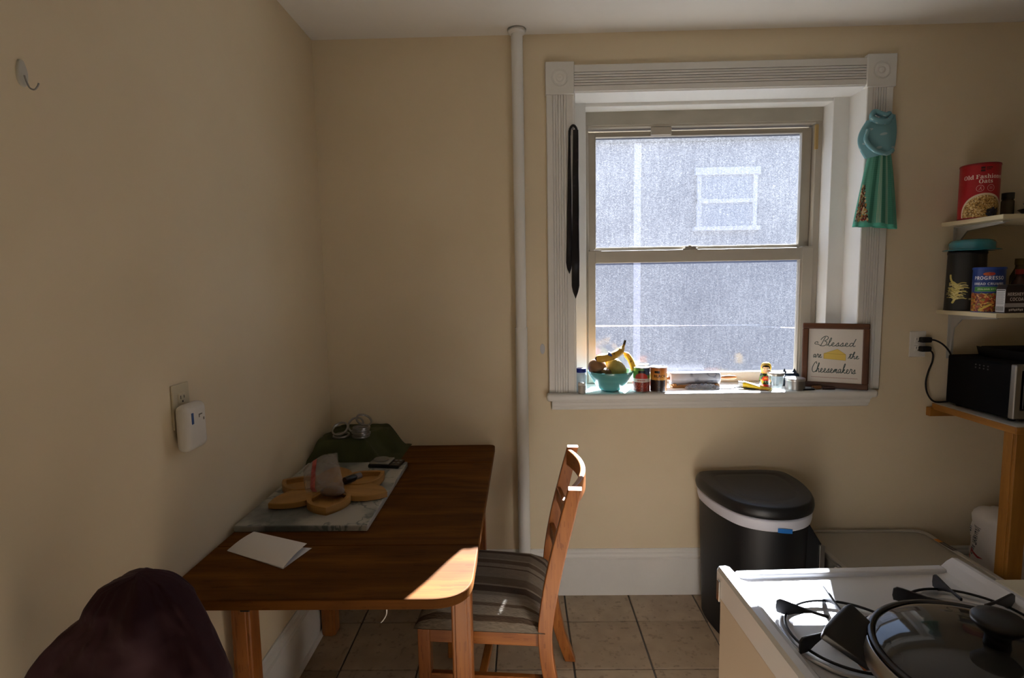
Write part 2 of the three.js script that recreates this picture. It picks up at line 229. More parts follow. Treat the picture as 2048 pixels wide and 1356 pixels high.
// ---------------------------------------------------------------- table
const TY = 0.735;
{
  const t = thing('dining_table', 'dark stained wooden dining table with rounded corners pushed against the wall', 'table');
  const slab = (z0, z1, corner) => { // seen from above: x right, z towards the camera
    const s = new THREE.Shape(), x0 = 0.012, x1 = 0.757; const r0 = corner < 0 ? 0.03 : 0, r1 = corner > 0 ? 0.1 : 0;
    s.moveTo(x0, -z0); s.lineTo(x1 - r0, -z0); if (r0) s.quadraticCurveTo(x1, -z0, x1, -z0 - r0); s.lineTo(x1, -z1 + r1); if (r1) s.quadraticCurveTo(x1, -z1, x1 - r1, -z1); s.lineTo(x0 + (corner > 0 ? 0.03 : 0), -z1); s.lineTo(x0, -z1 + (corner > 0 ? 0.03 : 0)); s.closePath();
    return grainUV(mv(rot(extrude(s, 0.026, 0.003, 16), -Math.PI / 2), 0, TY - 0.023, 0), 'x', 0.9, 0, z0);
  };
  part('drop_leaf', slab(0.03, 0.279, -1), M.table, t); part('tabletop', slab(0.281, 0.999, 0), M.table, t); part('drop_leaf', slab(1.001, 1.272, 1), M.table, t);
  for (const [x, z] of [[0.055, 0.28], [0.695, 0.28], [0.055, 0.955], [0.7, 0.96]]) part('leg', grainUV(merge([box(x - 0.029, x + 0.029, 0, TY - 0.026, z - 0.029, z + 0.029, 0.006), box(x - 0.018, x + 0.018, 0, TY - 0.027, z + 0.02, z + 0.032, 0.003)]), 'y', 0.9, x, z), M.chair, t);
  part('apron', grainUV(merge([box(0.08, 0.67, TY - 0.09, TY - 0.026, 0.95, 0.97), box(0.08, 0.67, TY - 0.09, TY - 0.026, 0.27, 0.29), box(0.05, 0.068, TY - 0.09, TY - 0.026, 0.3, 0.93), box(0.685, 0.702, TY - 0.09, TY - 0.026, 0.3, 0.93)]), 'x', 0.9), M.table, t);
  part('leaf_bracket', box(0.185, 0.21, TY - 0.062, TY - 0.024, 0.99, 1.22, 0.003), M.black, t, 'black bracket under the leaf');
  solo('loose_cord', tube([at(773, 1215, 'z', 1.0), at(773, 1228, 'z', 1.0), at(768, 1238, 'z', 1.0), at(762, 1245, 'z', 1.0)], 0.0018, 16, 6), M.whitePlastic, 'thin white cord end hanging under the dining table', 'cord');
}
// ---------------------------------------------------------------- chair at the table
{
  const c = thing('dining_chair', 'oak ladder-back dining chair with a striped brown seat, drawn up to the table', 'chair', [0.8, 0, 0.66], -0.075);
  const L = (x) => x - 0.8, mid = [[0, 1.04, 0.02], [0.12, 1.0, 0.0205], [0.25, 0.975, 0.021], [0.34, 0.963, 0.021], [0.41, 0.962, 0.0225], [0.5, 0.974, 0.0235], [0.6, 0.993, 0.0235], [0.75, 1.029, 0.022], [0.853, 1.055, 0.02]];
  const cm = new THREE.CatmullRomCurve3(mid.map(([y, x, w]) => V(L(x), y, w))), P = cm.getPoints(40);
  const post = shapeOf([...P.map((p) => [p.x - p.z, p.y]), ...P.slice().reverse().map((p) => [p.x + p.z, p.y])]);
  for (const z of [-0.235, 0.197]) part('back_post', grainUV(mv(extrude(post, 0.036, 0.003), 0, 0, z), 'y', 1.3, z, z * 3), M.chair, c);
  const frontZ = [-0.225, 0.19];
  for (const z of frontZ) part('front_leg', grainUV(box(L(0.562), L(0.602), 0, 0.4, z, z + 0.036, 0.005), 'y', 1.3, z, z), M.chair, c);
  for (const z of [-0.222, 0.2]) { part('side_rail', grainUV(box(L(0.6), L(0.95), 0.352, 0.402, z, z + 0.022, 0.003), 'x', 1.3, z), M.chair, c); part('side_stretcher', grainUV(box(L(0.6), L(0.972), 0.222, 0.247, z, z + 0.02, 0.003), 'x', 1.3, z), M.chair, c); }
  part('front_rail', grainUV(box(L(0.572), L(0.594), 0.352, 0.402, -0.19, 0.19, 0.003), 'z', 1.3), M.chair, c); part('back_rail', grainUV(box(L(0.95), L(0.972), 0.352, 0.402, -0.2, 0.2, 0.003), 'z', 1.3), M.chair, c);
  part('cross_stretcher', grainUV(box(L(0.75), L(0.775), 0.224, 0.246, -0.202, 0.202, 0.003), 'z', 1.3), M.chair, c);
  const xAt = (y) => { let b = P[0]; for (const p of P) if (Math.abs(p.y - y) < Math.abs(b.y - y)) b = p; return b.x; };
  for (const [y0, y1, bow] of [[0.785, 0.846, 0.046], [0.645, 0.7, 0.022], [0.505, 0.56, 0.018]]) { // slats bow away from the sitter
    const s = new THREE.Shape(), xs = xAt((y0 + y1) / 2), n = 24, half = 0.206, th = 0.009, a = [], b = [];
    for (let i = 0; i <= n; i++) { const u = i / n * 2 - 1, x = xs + bow * (1 - u * u); a.push([u * half, -x - th]); b.push([u * half, -x + th]); }
    const g = extrude(shapeOf([...a, ...b.reverse()]), y1 - y0, 0.004); rot(g, -Math.PI / 2); rot(g, 0, Math.PI / 2); // (z, x) plan -> lift up y
    g.computeBoundingBox(); const bb = g.boundingBox; g.translate(xs - 0.006 - th - bb.min.x, y0 - bb.min.y, -(bb.min.z + bb.max.z) / 2);
    const sl = part(y1 > 0.8 ? 'top_rail' : 'slat', grainUV(g, 'z', 1.3, y0), M.chair, c); void sl;
  }
  const stripe = dataTex(64, 1024, (u, v) => {
    const bands = [0.03, 0.06, 0.115, 0.135, 0.2, 0.24, 0.31, 0.33, 0.42, 0.47, 0.55, 0.565, 0.62, 0.68, 0.7, 0.79, 0.83, 0.9, 0.915, 0.96]; let k = 0; for (const b of bands) if (v + 0.003 * (vnoise(u, v, 16, 400, 5) - 0.5) > b) k++;
    const pal = ['#968a78', '#5a4837', '#a09583', '#6e5c49', '#a69b8a', '#8c8070', '#4d3d30', '#9f9482', '#746451', '#948979'], c0 = hex(pal[k % pal.length]); return mix3(c0, hex('#2c241c'), 0.35 * vnoise(u, v, 60, 900, 8));
  });
  const fab = mat(0xffffff, 0.95, { map: stripe, bumpMap: dataTex(128, 512, (u, v) => vnoise(u, v, 64, 256, 3), false), bumpScale: 0.0012 });
  const top = (u, v) => { const x = lerp(0.553, 0.962, u), z = lerp(-0.232, 0.232, v), e = Math.min(1, 6 * Math.min(u, 1 - u)) ** 0.5 * Math.min(1, 6 * Math.min(v, 1 - v)) ** 0.5; return [L(x), 0.402 + 0.058 * e + 0.012 * Math.sin(Math.PI * u) * Math.sin(Math.PI * v) + 0.02 * (0.5 - u) * e, z]; };
  const st = sheet((u, v) => top(u, 1 - v), 30, 30), sb = sheet((u, v) => { const p = top(u, v); return [p[0], 0.4, p[2]]; }, 2, 2);
  part('seat_cushion', merge([st, sb]), fab, c, 'brown and grey striped woven seat');
}
// ---------------------------------------------------------------- chair under a dark red cover, beside the camera
{
  const c = thing('covered_chair', 'chair with a dark burgundy fleece draped over its back, at the table end', 'chair', [0.19, 0, 1.62]);
  const edge = (list) => list.map(([u, v]) => { const p = at(u, v, 'z', 1.62); return [p.y, p.x - 0.19]; }), Lf = edge([[268, 1146], [235, 1152], [215, 1165], [195, 1200], [185, 1222], [150, 1247], [120, 1280], [95, 1312], [70, 1356]]), Rt = edge([[285, 1145], [312, 1149], [335, 1172], [368, 1205], [392, 1242], [412, 1275], [440, 1322], [455, 1356]]);
  const look = (L, y) => { if (y >= L[0][0]) return L[0][1]; for (let i = 0; i < L.length - 1; i++) if (y >= L[i + 1][0]) return lerp(L[i][1], L[i + 1][1], (L[i][0] - y) / (L[i][0] - L[i + 1][0])); return L[L.length - 1][1]; };
  const yTop = Lf[0][0];
  const g = sheet((u, v) => {
    const y = lerp(yTop + 0.002, 0.3, v ** 1.3), a = look(Lf, y), b = look(Rt, y), an = u * Math.PI * 2, cap = Math.sqrt(clamp((yTop + 0.002 - y) / 0.045)), hw = (b - a) / 2 * Math.min(1, cap * 1.6), dz = 0.06 * cap, ca = Math.cos(an), sa = Math.sin(an), sq = (q) => Math.sign(q) * Math.abs(q) ** 0.8;
    const f = (0.012 * Math.sin(an * 4 + y * 9 + 1) + 0.014 * noise3(ca * 3 + 9, y * 12, sa * 3 + 5) + 0.006 * noise3(ca * 8 + 9, y * 30, sa * 8 + 5)) * cap;
    return [(a + b) / 2 + (hw + 0.35 * f) * sq(ca), y, (dz + f) * sq(sa) + 0.03 * (0.98 - y)];
  }, 110, 90, true);
  part('fleece_cover', g, phys(0x2b0a18, 0.95, { sheen: 0.25, sheenColor: new THREE.Color(0x4a1a2e), sheenRoughness: 0.6, bumpMap: dataTex(256, 256, (u, v) => fbm(u, v, 40, 40, 9, 3), false), bumpScale: 0.002 }), c, 'dark burgundy fleece');
  for (const x of [-0.06, 0.1]) { part('back_leg', grainUV(box(x - 0.018, x + 0.018, 0, 0.85, 0.0, 0.032, 0.004), 'y'), M.chair, c); part('front_leg', grainUV(box(x - 0.018, x + 0.018, 0, 0.41, -0.4, -0.364, 0.004), 'y'), M.chair, c); }
  part('seat', box(-0.18, 0.21, 0.41, 0.46, -0.42, -0.03, 0.015), mat(0x5a4a3c, 0.9), c);
}
// ---------------------------------------------------------------- on the table
{
  const marble = dataTex(1024, 1024, (u, v) => {
    const w = fbm(u, v, 4, 4, 301, 5), vein = Math.abs(fbm(u + w * 0.25, v, 5, 4, 311, 5) - 0.5), v2 = Math.abs(fbm(u, v + w * 0.3, 3, 6, 331, 5) - 0.47), cloud = fbm(u, v, 3, 3, 321, 5);
    let c = mix3(hex('#59605f'), hex('#aeaca3'), sstep(0.36, 0.66, cloud)); c = mix3(c, hex('#4f5a58'), 0.8 * (1 - sstep(0.0, 0.035, vein))); return mix3(c, hex('#5f6a68'), 0.8 * (1 - sstep(0.0, 0.03, v2)));
  });
  solo('marble_board', grainUV(box(0.014, 0.418, TY, TY + 0.02, 0.322, 0.912, 0.004), 'x', 2), phys(0xffffff, 0.3, { map: marble }), 'grey veined marble pastry board lying on the table', 'board');
}
const MY = TY + 0.02;
{ // bamboo flower: three hollow petals between three flat ones
  const t = thing('serving_tray', 'flower shaped bamboo serving tray of hollow and flat petals on the marble', 'tray', [0.222, MY, 0.645], 0.12);
  const petal = (len, wid) => { const s = new THREE.Shape(); s.moveTo(0.028, 0); s.bezierCurveTo(0.06, wid, len * 0.72, wid * 1.15, len, 0); s.bezierCurveTo(len * 0.72, -wid * 1.15, 0.06, -wid, 0.028, 0); return s; };
  for (let k = 0; k < 6; k++) {
    const hollow = k % 2 === 0, a = -Math.PI / 2 + k * Math.PI / 3 + 0.12, len = hollow ? 0.205 : 0.215, s = petal(len, hollow ? 0.085 : 0.075); let g;
    if (hollow) { const inner = petal(len - 0.012, 0.072), hole = new THREE.Path(); hole.setFromPoints(inner.getPoints(24).map((p) => p.clone().lerp(new THREE.Vector2(len * 0.55, 0), 0.06)).reverse()); const wall = s.clone(); wall.holes.push(hole); g = merge([mv(rot(extrude(wall, 0.026, 0.0015, 24), -Math.PI / 2), 0, 0.0015, 0), mv(rot(extrude(s, 0.008, 0.001, 24), -Math.PI / 2), 0, 0.0015, 0)]); } else g = mv(rot(extrude(s, 0.019, 0.002, 24), -Math.PI / 2), 0, 0.002, 0);
    g = grainUV(g, 'x', 2, k * 0.13, k * 0.27); const m = part(hollow ? 'hollow_petal' : 'flat_petal', g, M.bamboo, t); m.rotation.y = a; m.position.y = hollow ? 0 : 0.003;
  }
  part('centre', grainUV(cyl(0.05, 0.05, 0.012, 24), 'x', 2), M.bamboo, t);
}
{ // crumpled plastic bag with a red seal
  const b = thing('plastic_bag', 'crumpled clear plastic bag with a red seal strip lying on the bamboo tray', 'bag', [0.19, MY + 0.021, 0.62], 0.25);
  b.position.set(0, 0, 0); b.rotation.y = 0;
  const BL = at(612, 984, 'y', MY + 0.026), BR = at(690, 988, 'y', MY + 0.026), TL = at(606, 940, 'z', 0.655), TR = at(674, 908, 'z', 0.6);
  const f = (u, v, side) => { const p = BL.clone().lerp(BR, u).lerp(TL.clone().lerp(TR, u), v), e = (Math.sin(Math.PI * clamp(u, 0.001, 0.999)) ** 0.5) * (1 - v) ** 0.55 * Math.min(1, v * 5 + 0.25), n = 0.012 * noise3(u * 5 + 3, v * 6 + 2, side + 4) + 0.005 * noise3(u * 14 + 3, v * 15 + 2, side + 8); return [p.x + n * 0.5, p.y + (side > 0 ? 0.012 * e : -0.004 * e) + n * 0.6 + 0.02 * Math.sin(Math.PI * u) * v, p.z + side * (0.035 * e + 0.002) + n]; };
  const film = phys(0xc9c2bc, 0.3, { transmission: 0.55, thickness: 0, transparent: true, opacity: 0.48, side: THREE.DoubleSide });
  part('bag_film', merge([sheet((u, v) => f(u, v, 1), 40, 30), sheet((u, v) => f(u, v, -1), 40, 30)]), film, b);
  part('seal_strip', sheet((u, v) => { const q = f(0.2 + 0.13 * u + 0.12 * v, 0.02 + v * 0.96, 1); return [q[0], q[1] + 0.0015, q[2] + 0.0025]; }, 4, 24), phys(0xb8433f, 0.5, { transparent: true, opacity: 0.75, side: THREE.DoubleSide }), b, 'red seal strip');
  part('bag_content', mv(new THREE.SphereGeometry(1, 20, 12).scale(0.04, 0.016, 0.03), 0.25, MY + 0.032, 0.72), mat(0x6b5340, 0.8), b);
  const m = thing('small_bottle', 'small dark glass vial with grey cap lying beside the plastic bag', 'bottle', [0.265, MY + 0.037, 0.64], 1.0);
  part('body', rot(lathe([[0, 0], [0.012, 0], [0.013, 0.002], [0.013, 0.04], [0.009, 0.045], [0.009, 0.05], [0, 0.05]], 20), 0, 0, -Math.PI / 2), mat(0x15130f, 0.3), m); part('cap', mv(rot(cyl(0.011, 0.011, 0.022, 20), 0, 0, -Math.PI / 2), 0.048, 0, 0), mat(0x77706c, 0.4), m);
}
{ // pocket scale
  const s = thing('kitchen_scale', 'small black digital scale with a round metal pan, standing on the marble corner', 'scale', [0.343, MY, 0.365], -0.12);
  part('body', box(-0.062, 0.062, 0, 0.014, -0.04, 0.04, 0.004), M.blackGloss, s); part('clear_cover', box(-0.058, 0.022, 0.014, 0.022, -0.037, 0.037, 0.004), phys(0xb9b6ad, 0.2, { transmission: 0.5, thickness: 0 }), s);
  part('weighing_pan', mv(lathe([[0, 0], [0.028, 0], [0.03, 0.004], [0.027, 0.003], [0, 0.002]]), -0.02, 0.0225, 0), M.brushed, s);
  for (const [x, z] of [[0.035, -0.018], [0.052, -0.018], [0.035, 0.012], [0.052, 0.012]]) part('button', mv(cyl(0.005, 0.005, 0.003, 14), x, 0.013, z), mat(0x6b6a66, 0.4), s);
}
{ // green cloth over a low box
  const g = sheet((u, v) => {
    const x = lerp(0.006, 0.37, u), z = lerp(0.026, 0.325, v), ex = sstep(0.0, 0.05, x - 0.0 + 0.02 * v) * (1 - sstep(0.24, 0.33, x - 0.03 * Math.sin(z * 20))), ez = (1 - sstep(0.25, 0.318, z)) * 1.0;
    const fold = 0.006 * noise3(x * 30 + 4, z * 30 + 8, 2) + 0.007 * Math.sin(x * 60 + z * 12) * (1 - ex * ez), h = 0.092 * Math.pow(ex, 0.9) * Math.pow(ez, 0.8); return [x + 0.01 * noise3(z * 30, 2, 4), TY + 0.003 + h + Math.max(0, fold + 0.004) * (0.5 + h * 5), z + 0.012 * noise3(x * 25, 7, 3) * v];
  }, 80, 60);
  const g2 = sheet((u, v) => { const x = lerp(0.006, 0.37, u), z = lerp(0.026, 0.325, v); return [x, TY + 0.001, z]; }, 2, 2);
  solo('green_cloth', merge([(() => { const r = g.toNonIndexed(), a = r.attributes; for (const k of Object.keys(a)) { const n = a[k].itemSize, q = a[k].array; for (let i = 0; i < a[k].count; i += 3) for (let c = 0; c < n; c++) { const t = q[(i + 1) * n + c]; q[(i + 1) * n + c] = q[(i + 2) * n + c]; q[(i + 2) * n + c] = t; } } r.attributes.normal.array.forEach((x, i, arr) => { arr[i] = -x; }); return r; })(), g2]), mat(0xffffff, 0.95, { map: dataTex(256, 256, (u, v) => mix3(hex('#32371b'), hex('#474c29'), fbm(u, v, 8, 8, 411, 4))), side: THREE.DoubleSide }), 'dark green cloth draped over a box in the table corner', 'cloth');
}
{ // jar rings
  const ring = (r = 0.036) => lathe([[r - 0.006, 0.0], [r - 0.001, 0], [r, 0.001], [r, 0.007], [r - 0.001, 0.008], [r - 0.007, 0.008], [r - 0.007, 0.007], [r - 0.002, 0.0068], [r - 0.002, 0.001], [r - 0.006, 0.0]], 48), G = ring(), yb = TY + 0.102;
  const put = (x, y, z, rx, rz, label) => { const o = solo('jar_ring', G, M.brushed, label, 'jar ring', [x, y, z], 0, 'jar rings on the green cloth'); o.rotation.set(rx, 0, rz); return o; };
  const nth = ['lowest', 'second', 'third', 'fourth', 'topmost'];
  for (let k = 0; k < 5; k++) put(0.208 + 0.003 * Math.sin(k * 2), yb + k * 0.0088, 0.235 + 0.003 * Math.cos(k * 3), 0, 0, 'steel jar ring on the green cloth, ' + nth[k] + ' of the stack of five');
  put(0.12, yb - 0.002, 0.22, 0.05, 0.05, 'steel jar ring lying flat under the tilted ring on the green cloth'); put(0.117, yb + 0.028, 0.222, 0.65, 0.1, 'steel jar ring tilted up on another ring on the green cloth');
  put(0.2, yb + 0.05, 0.165, 0.4, -0.5, 'steel jar ring leaning behind the stack of five on the green cloth'); put(0.165, yb + 0.03, 0.16, 0.9, 0.1, 'steel jar ring standing half upright behind the other rings');
}
{ // folded sheet of paper
  const A = at(454, 1101, 'y', TY + 0.002), B = at(508, 1063, 'y', TY + 0.03), C = at(614, 1087, 'y', TY + 0.02), D = at(566, 1136, 'y', TY + 0.004), E2 = at(624, 1096, 'y', TY + 0.002);
  const q = (a, b, c, d, h) => sheet((u, v) => { const p = a.clone().lerp(b, v).lerp(d.clone().lerp(c, v), u); return [p.x, p.y + h * Math.sin(Math.PI * v) * 1, p.z]; }, 12, 12);
  const pm = mat(0xe8e4e1, 0.85, { side: THREE.DoubleSide }); const t = thing('folded_paper', 'blank sheet of white paper folded once, lying on the table', 'paper');
  part('upper_leaf', q(A, B, C, D, 0.004), pm, t); part('lower_leaf', q(A.clone().setY(TY + 0.001), V(B.x + 0.01, TY + 0.001, B.z + 0.02), E2, D.clone().setY(TY + 0.001), 0.0005), pm, t);
}
// ---------------------------------------------------------------- left wall
const faceX = (o) => { o.rotation.y = Math.PI / 2; return o; };          // local z -> +x, local x -> -z
function outletPlate(parent, m) {
  part('plate', box(-0.0355, 0.0355, -0.0575, 0.0575, 0, 0.006, 0.003), m, parent);
  for (const y of [-0.0195, 0.0195]) {
    const s = part('socket', mv(box(-0.0165, 0.0165, -0.0145, 0.0145, 0, 0.009, 0.007), 0, y, 0), m, parent);
    part('slots', merge([box(-0.0085, -0.0062, y - 0.001, y + 0.008, 0.004, 0.0094, 0), box(0.0055, 0.0075, y + 0.0005, y + 0.0075, 0.004, 0.0094, 0), mv(rot(cyl(0.0026, 0.0026, 0.004, 12), Math.PI / 2), 0, y - 0.0075, 0.0054)]), M.rubber, s);
  }
  part('screw', mv(rot(cyl(0.003, 0.003, 0.002, 12), Math.PI / 2), 0, 0, 0.006), m, parent);
}
{
  const o = faceX(thing('wall_outlet', 'ivory double wall outlet above the dining table', 'outlet', [0, 1.164, 1.098])); outletPlate(o, M.ivory);
  const d = faceX(thing('plug_in_device', 'rounded white plug-in device with a blue strip, plugged into the ivory outlet', 'plug-in device', [0.01, 1.112, 1.1]));
  part('body', box(-0.046, 0.046, -0.062, 0.06, 0, 0.036, 0.017), mat(0xdcd9d2, 0.35), d); part('blue_strip', box(-0.027, -0.018, 0.008, 0.037, 0.034, 0.0372, 0.001), mat(0x2c4f86, 0.4), d, 'blue plastic strip');
  part('markings', merge([box(0.005, 0.02, 0.026, 0.029, 0.0345, 0.0366, 0), box(0.005, 0.008, 0.02, 0.028, 0.0345, 0.0366, 0), box(0.024, 0.028, 0.01, 0.017, 0.0345, 0.0366, 0)]), mat(0x6b675c, 0.5), d, 'small grey markings');
  const h = faceX(thing('wall_hook', 'small white adhesive wall hook with a metal loop', 'hook', [0, 1.853, 1.475]));
  const hs = new THREE.Shape(); hs.moveTo(-0.005, 0.026); hs.quadraticCurveTo(0, 0.03, 0.006, 0.026); hs.quadraticCurveTo(0.014, 0.012, 0.014, 0); hs.quadraticCurveTo(0.013, -0.022, 0.004, -0.027); hs.quadraticCurveTo(-0.01, -0.028, -0.012, -0.01); hs.quadraticCurveTo(-0.013, 0.012, -0.005, 0.026);
  h.scale.setScalar(0.85);
  part('pad', extrude(hs, 0.008, 0.003), mat(0xc4c2b8, 0.35), h); part('loop', tube([[-0.002, -0.005, 0.009], [0, -0.018, 0.011], [0.001, -0.03, 0.016], [0.002, -0.033, 0.024], [0.002, -0.026, 0.032], [0.002, -0.02, 0.035]], 0.0017, 24, 8), M.brushed, h);
}
{ const p = at(1085, 698, 'z', 0.001), g = new THREE.SphereGeometry(1, 20, 8); g.scale(0.011, 0.024, 0.0012); solo('filler_patch', g, mat(0xc4c6ca, 0.7), 'small pale grey filler patch on the wall left of the window casing', 'patch', [p.x, p.y, 0.0006]); }
// ---------------------------------------------------------------- on the window casing
{ // necktie
  const t = thing('hanging_tie', 'dark patterned necktie hanging from a nail on the left window casing', 'necktie', [1.121, 0, 0.03]);
  const tm = phys(0xffffff, 0.32, { map: dataTex(128, 1024, (u, v) => mix3(hex('#0d0c12'), hex('#3a2630'), sstep(0.6, 0.9, fbm(u, v, 6, 40, 501, 3))), true), side: THREE.DoubleSide });
  const tail = (x0, y0, y1, w0, w1, tip, z) => { const s = [], n = 26; for (let i = 0; i <= n; i++) { const v = i / n, y = lerp(y0, y1, v), w = (v > 0.94 ? (1 - v) / 0.06 : 1) * lerp(w0, w1, v) + 0.0006; s.push([x0 + tip * v, y, w, z + 0.004 * Math.sin(v * 19) + 0.002 * Math.sin(v * 43)]); } return sheet((u, v) => { const k = s[Math.round(v * n)], an = u * Math.PI * 2; return [k[0] + Math.cos(an) * k[2], k[1], k[3] + Math.sin(an) * 0.004]; }, 16, n, true); };
  part('narrow_tail', tail(-0.018, 2.11, 1.5, 0.004, 0.014, -0.004, 0.004), tm, t); part('wide_tail', tail(0.008, 2.11, 1.392, 0.011, 0.017, -0.004, 0.012), tm, t);
  part('loop', tube([[-0.017, 2.09, 0.003], [-0.014, 2.118, 0.006], [-0.002, 2.13, 0.008], [0.01, 2.118, 0.01], [0.013, 2.09, 0.011]], 0.0055, 24, 8), tm, t);
  part('nail', rot(cyl(0.003, 0.003, 0.03, 10), Math.PI / 2).translate(-0.003, 2.118, -0.01), M.brushed, t);
}
{ // kitchen towel with gathered top
  const t = thing('hanging_towel', 'teal and green kitchen towel with a gathered top hanging on the right window casing', 'towel', [2.402, 0, 0.055]);
  const tex = canvasTex(1024, 512, (g, w, h) => { // canvas x runs round the skirt (front at 1/4), canvas bottom is its top edge
    g.fillStyle = '#62ac98'; g.fillRect(0, 0, w, h); g.fillStyle = 'rgba(36,104,84,.55)'; for (const x of [130, 205, 300]) g.fillRect(x, 0, 40, h); for (const x of [176, 248]) { g.fillStyle = '#b4c6ae'; for (let k = 0; k < 4; k++) g.fillRect(x + k * 7, 0, 3, h); }
    g.strokeStyle = 'rgba(180,210,190,.35)'; for (let y = 0; y < h; y += 14) { g.beginPath(); g.moveTo(0, y); g.lineTo(w, y); g.stroke(); }
    for (let k = 0; k < 420; k++) { const y = rnd(), x = 340 + rnd() * 130; if (x - 340 < 130 * y * 0.6) continue; g.fillStyle = ['#6b3a2c', '#b58a4a', '#8a3030', '#d8c9a0', '#3a2a22'][k % 5]; g.beginPath(); g.ellipse(x, 40 + y * 250, 3 + rnd() * 7, 4 + rnd() * 9, 0, 0, 7); g.fill(); }
    g.fillStyle = '#5fc0aa'; g.fillRect(0, 0, w, 22);
  });
  const cl = phys(0xffffff, 0.95, { map: tex, side: THREE.DoubleSide, sheen: 0.2 });
  part('skirt', sheet((u, v) => { const an = u * Math.PI * 2, y = lerp(1.99, 1.678, v) - 0.012 * v * Math.max(0, Math.cos(an)), w = lerp(0.042, 0.094, v ** 0.8), f = 1 + 0.3 * v * Math.sin(an * 9 + 1) + 0.05 * Math.sin(an * 17); return [Math.cos(an) * w + lerp(0.006, -0.002, v), y, Math.sin(an) * lerp(0.016, 0.026, v) * f + 0.002]; }, 120, 30, true), cl, t, 'green striped cloth');
  const bm = phys(0xffffff, 0.95, { map: canvasTex(256, 256, (g, w, h) => { g.fillStyle = '#78a9b2'; g.fillRect(0, 0, w, h); g.fillStyle = '#a9c4c6'; for (let k = 0; k < 14; k++) { g.beginPath(); g.arc(rnd() * w, rnd() * h, 9, 0, 7); g.fill(); } for (let k = 0; k < 50; k++) { g.fillStyle = ['#c08a5a', '#2b2420', '#d8cfa6'][k % 3]; g.beginPath(); g.arc(170 + rnd() * 30 - 15, 150 + rnd() * 60, 5, 0, 7); g.fill(); } }), side: THREE.DoubleSide });
  part('gathered_top', sheet((u, v) => { const an = u * Math.PI * 2, y = lerp(2.128, 1.972, v), w = 0.05 + 0.022 * Math.sin(v * Math.PI) + 0.008 * Math.sin(an * 2 + 1), f = 1 + 0.14 * Math.sin(an * 5 + v * 4); return [Math.cos(an) * w - 0.012 * Math.sin(v * Math.PI) + 0.004, y + 0.01 * Math.cos(an), Math.sin(an) * 0.022 * f]; }, 60, 20, true), bm, t, 'teal dotted cloth');
  part('fold', tube([[-0.06, 2.075, 0.024], [-0.07, 2.03, 0.028], [-0.035, 1.99, 0.03], [0.02, 1.975, 0.026], [0.048, 1.99, 0.02]], 0.0085, 30, 8), bm, t); part('hanging_loop', tube([[-0.035, 2.11, 0.012], [-0.04, 2.135, 0.012], [-0.028, 2.15, 0.01], [-0.008, 2.142, 0.012], [0.012, 2.132, 0.022], [0.03, 2.14, 0.012]], 0.011, 30, 8), bm, t); part('collar', tube([[-0.045, 2.125, 0.016], [-0.02, 2.105, 0.03], [0.015, 2.106, 0.03], [0.038, 2.13, 0.014]], 0.012, 24, 8), bm, t);
}
// ---------------------------------------------------------------- on the window sill
const SY = 0.967;
{
  const b1 = thing('pill_bottle', 'clear plastic bottle with a dark blue screw cap at the sill end', 'bottle', [1.152, SY, -0.002]); // tall one behind
  part('body', lathe([[0, 0], [0.022, 0], [0.024, 0.003], [0.024, 0.075], [0.02, 0.086], [0.018, 0.088], [0.018, 0.092], [0, 0.092]]), phys(0xcfd4d6, 0.25, { transmission: 0.45, thickness: 0 }), b1); part('cap', mv(lathe([[0, 0], [0.0225, 0], [0.023, 0.002], [0.022, 0.017], [0.019, 0.019], [0, 0.019]]), 0, 0.09, 0), mat(0x23358f, 0.4), b1);
  const b2 = thing('small_jar', 'small white ribbed spice bottle standing before the blue capped bottle', 'bottle', [1.151, SY, 0.036]);
  part('body', lathe([[0, 0], [0.016, 0], [0.0165, 0.002], [0.0165, 0.034], [0.015, 0.036], [0, 0.036]]), mat(0xa9a59b, 0.5), b2); part('cap', mv(lathe([[0, 0], [0.0165, 0], [0.0165, 0.012], [0.015, 0.014], [0, 0.014]]), 0, 0.036, 0), mat(0xd8d4ca, 0.4), b2);
}
const BOWL = V(1.287, SY, -0.02);
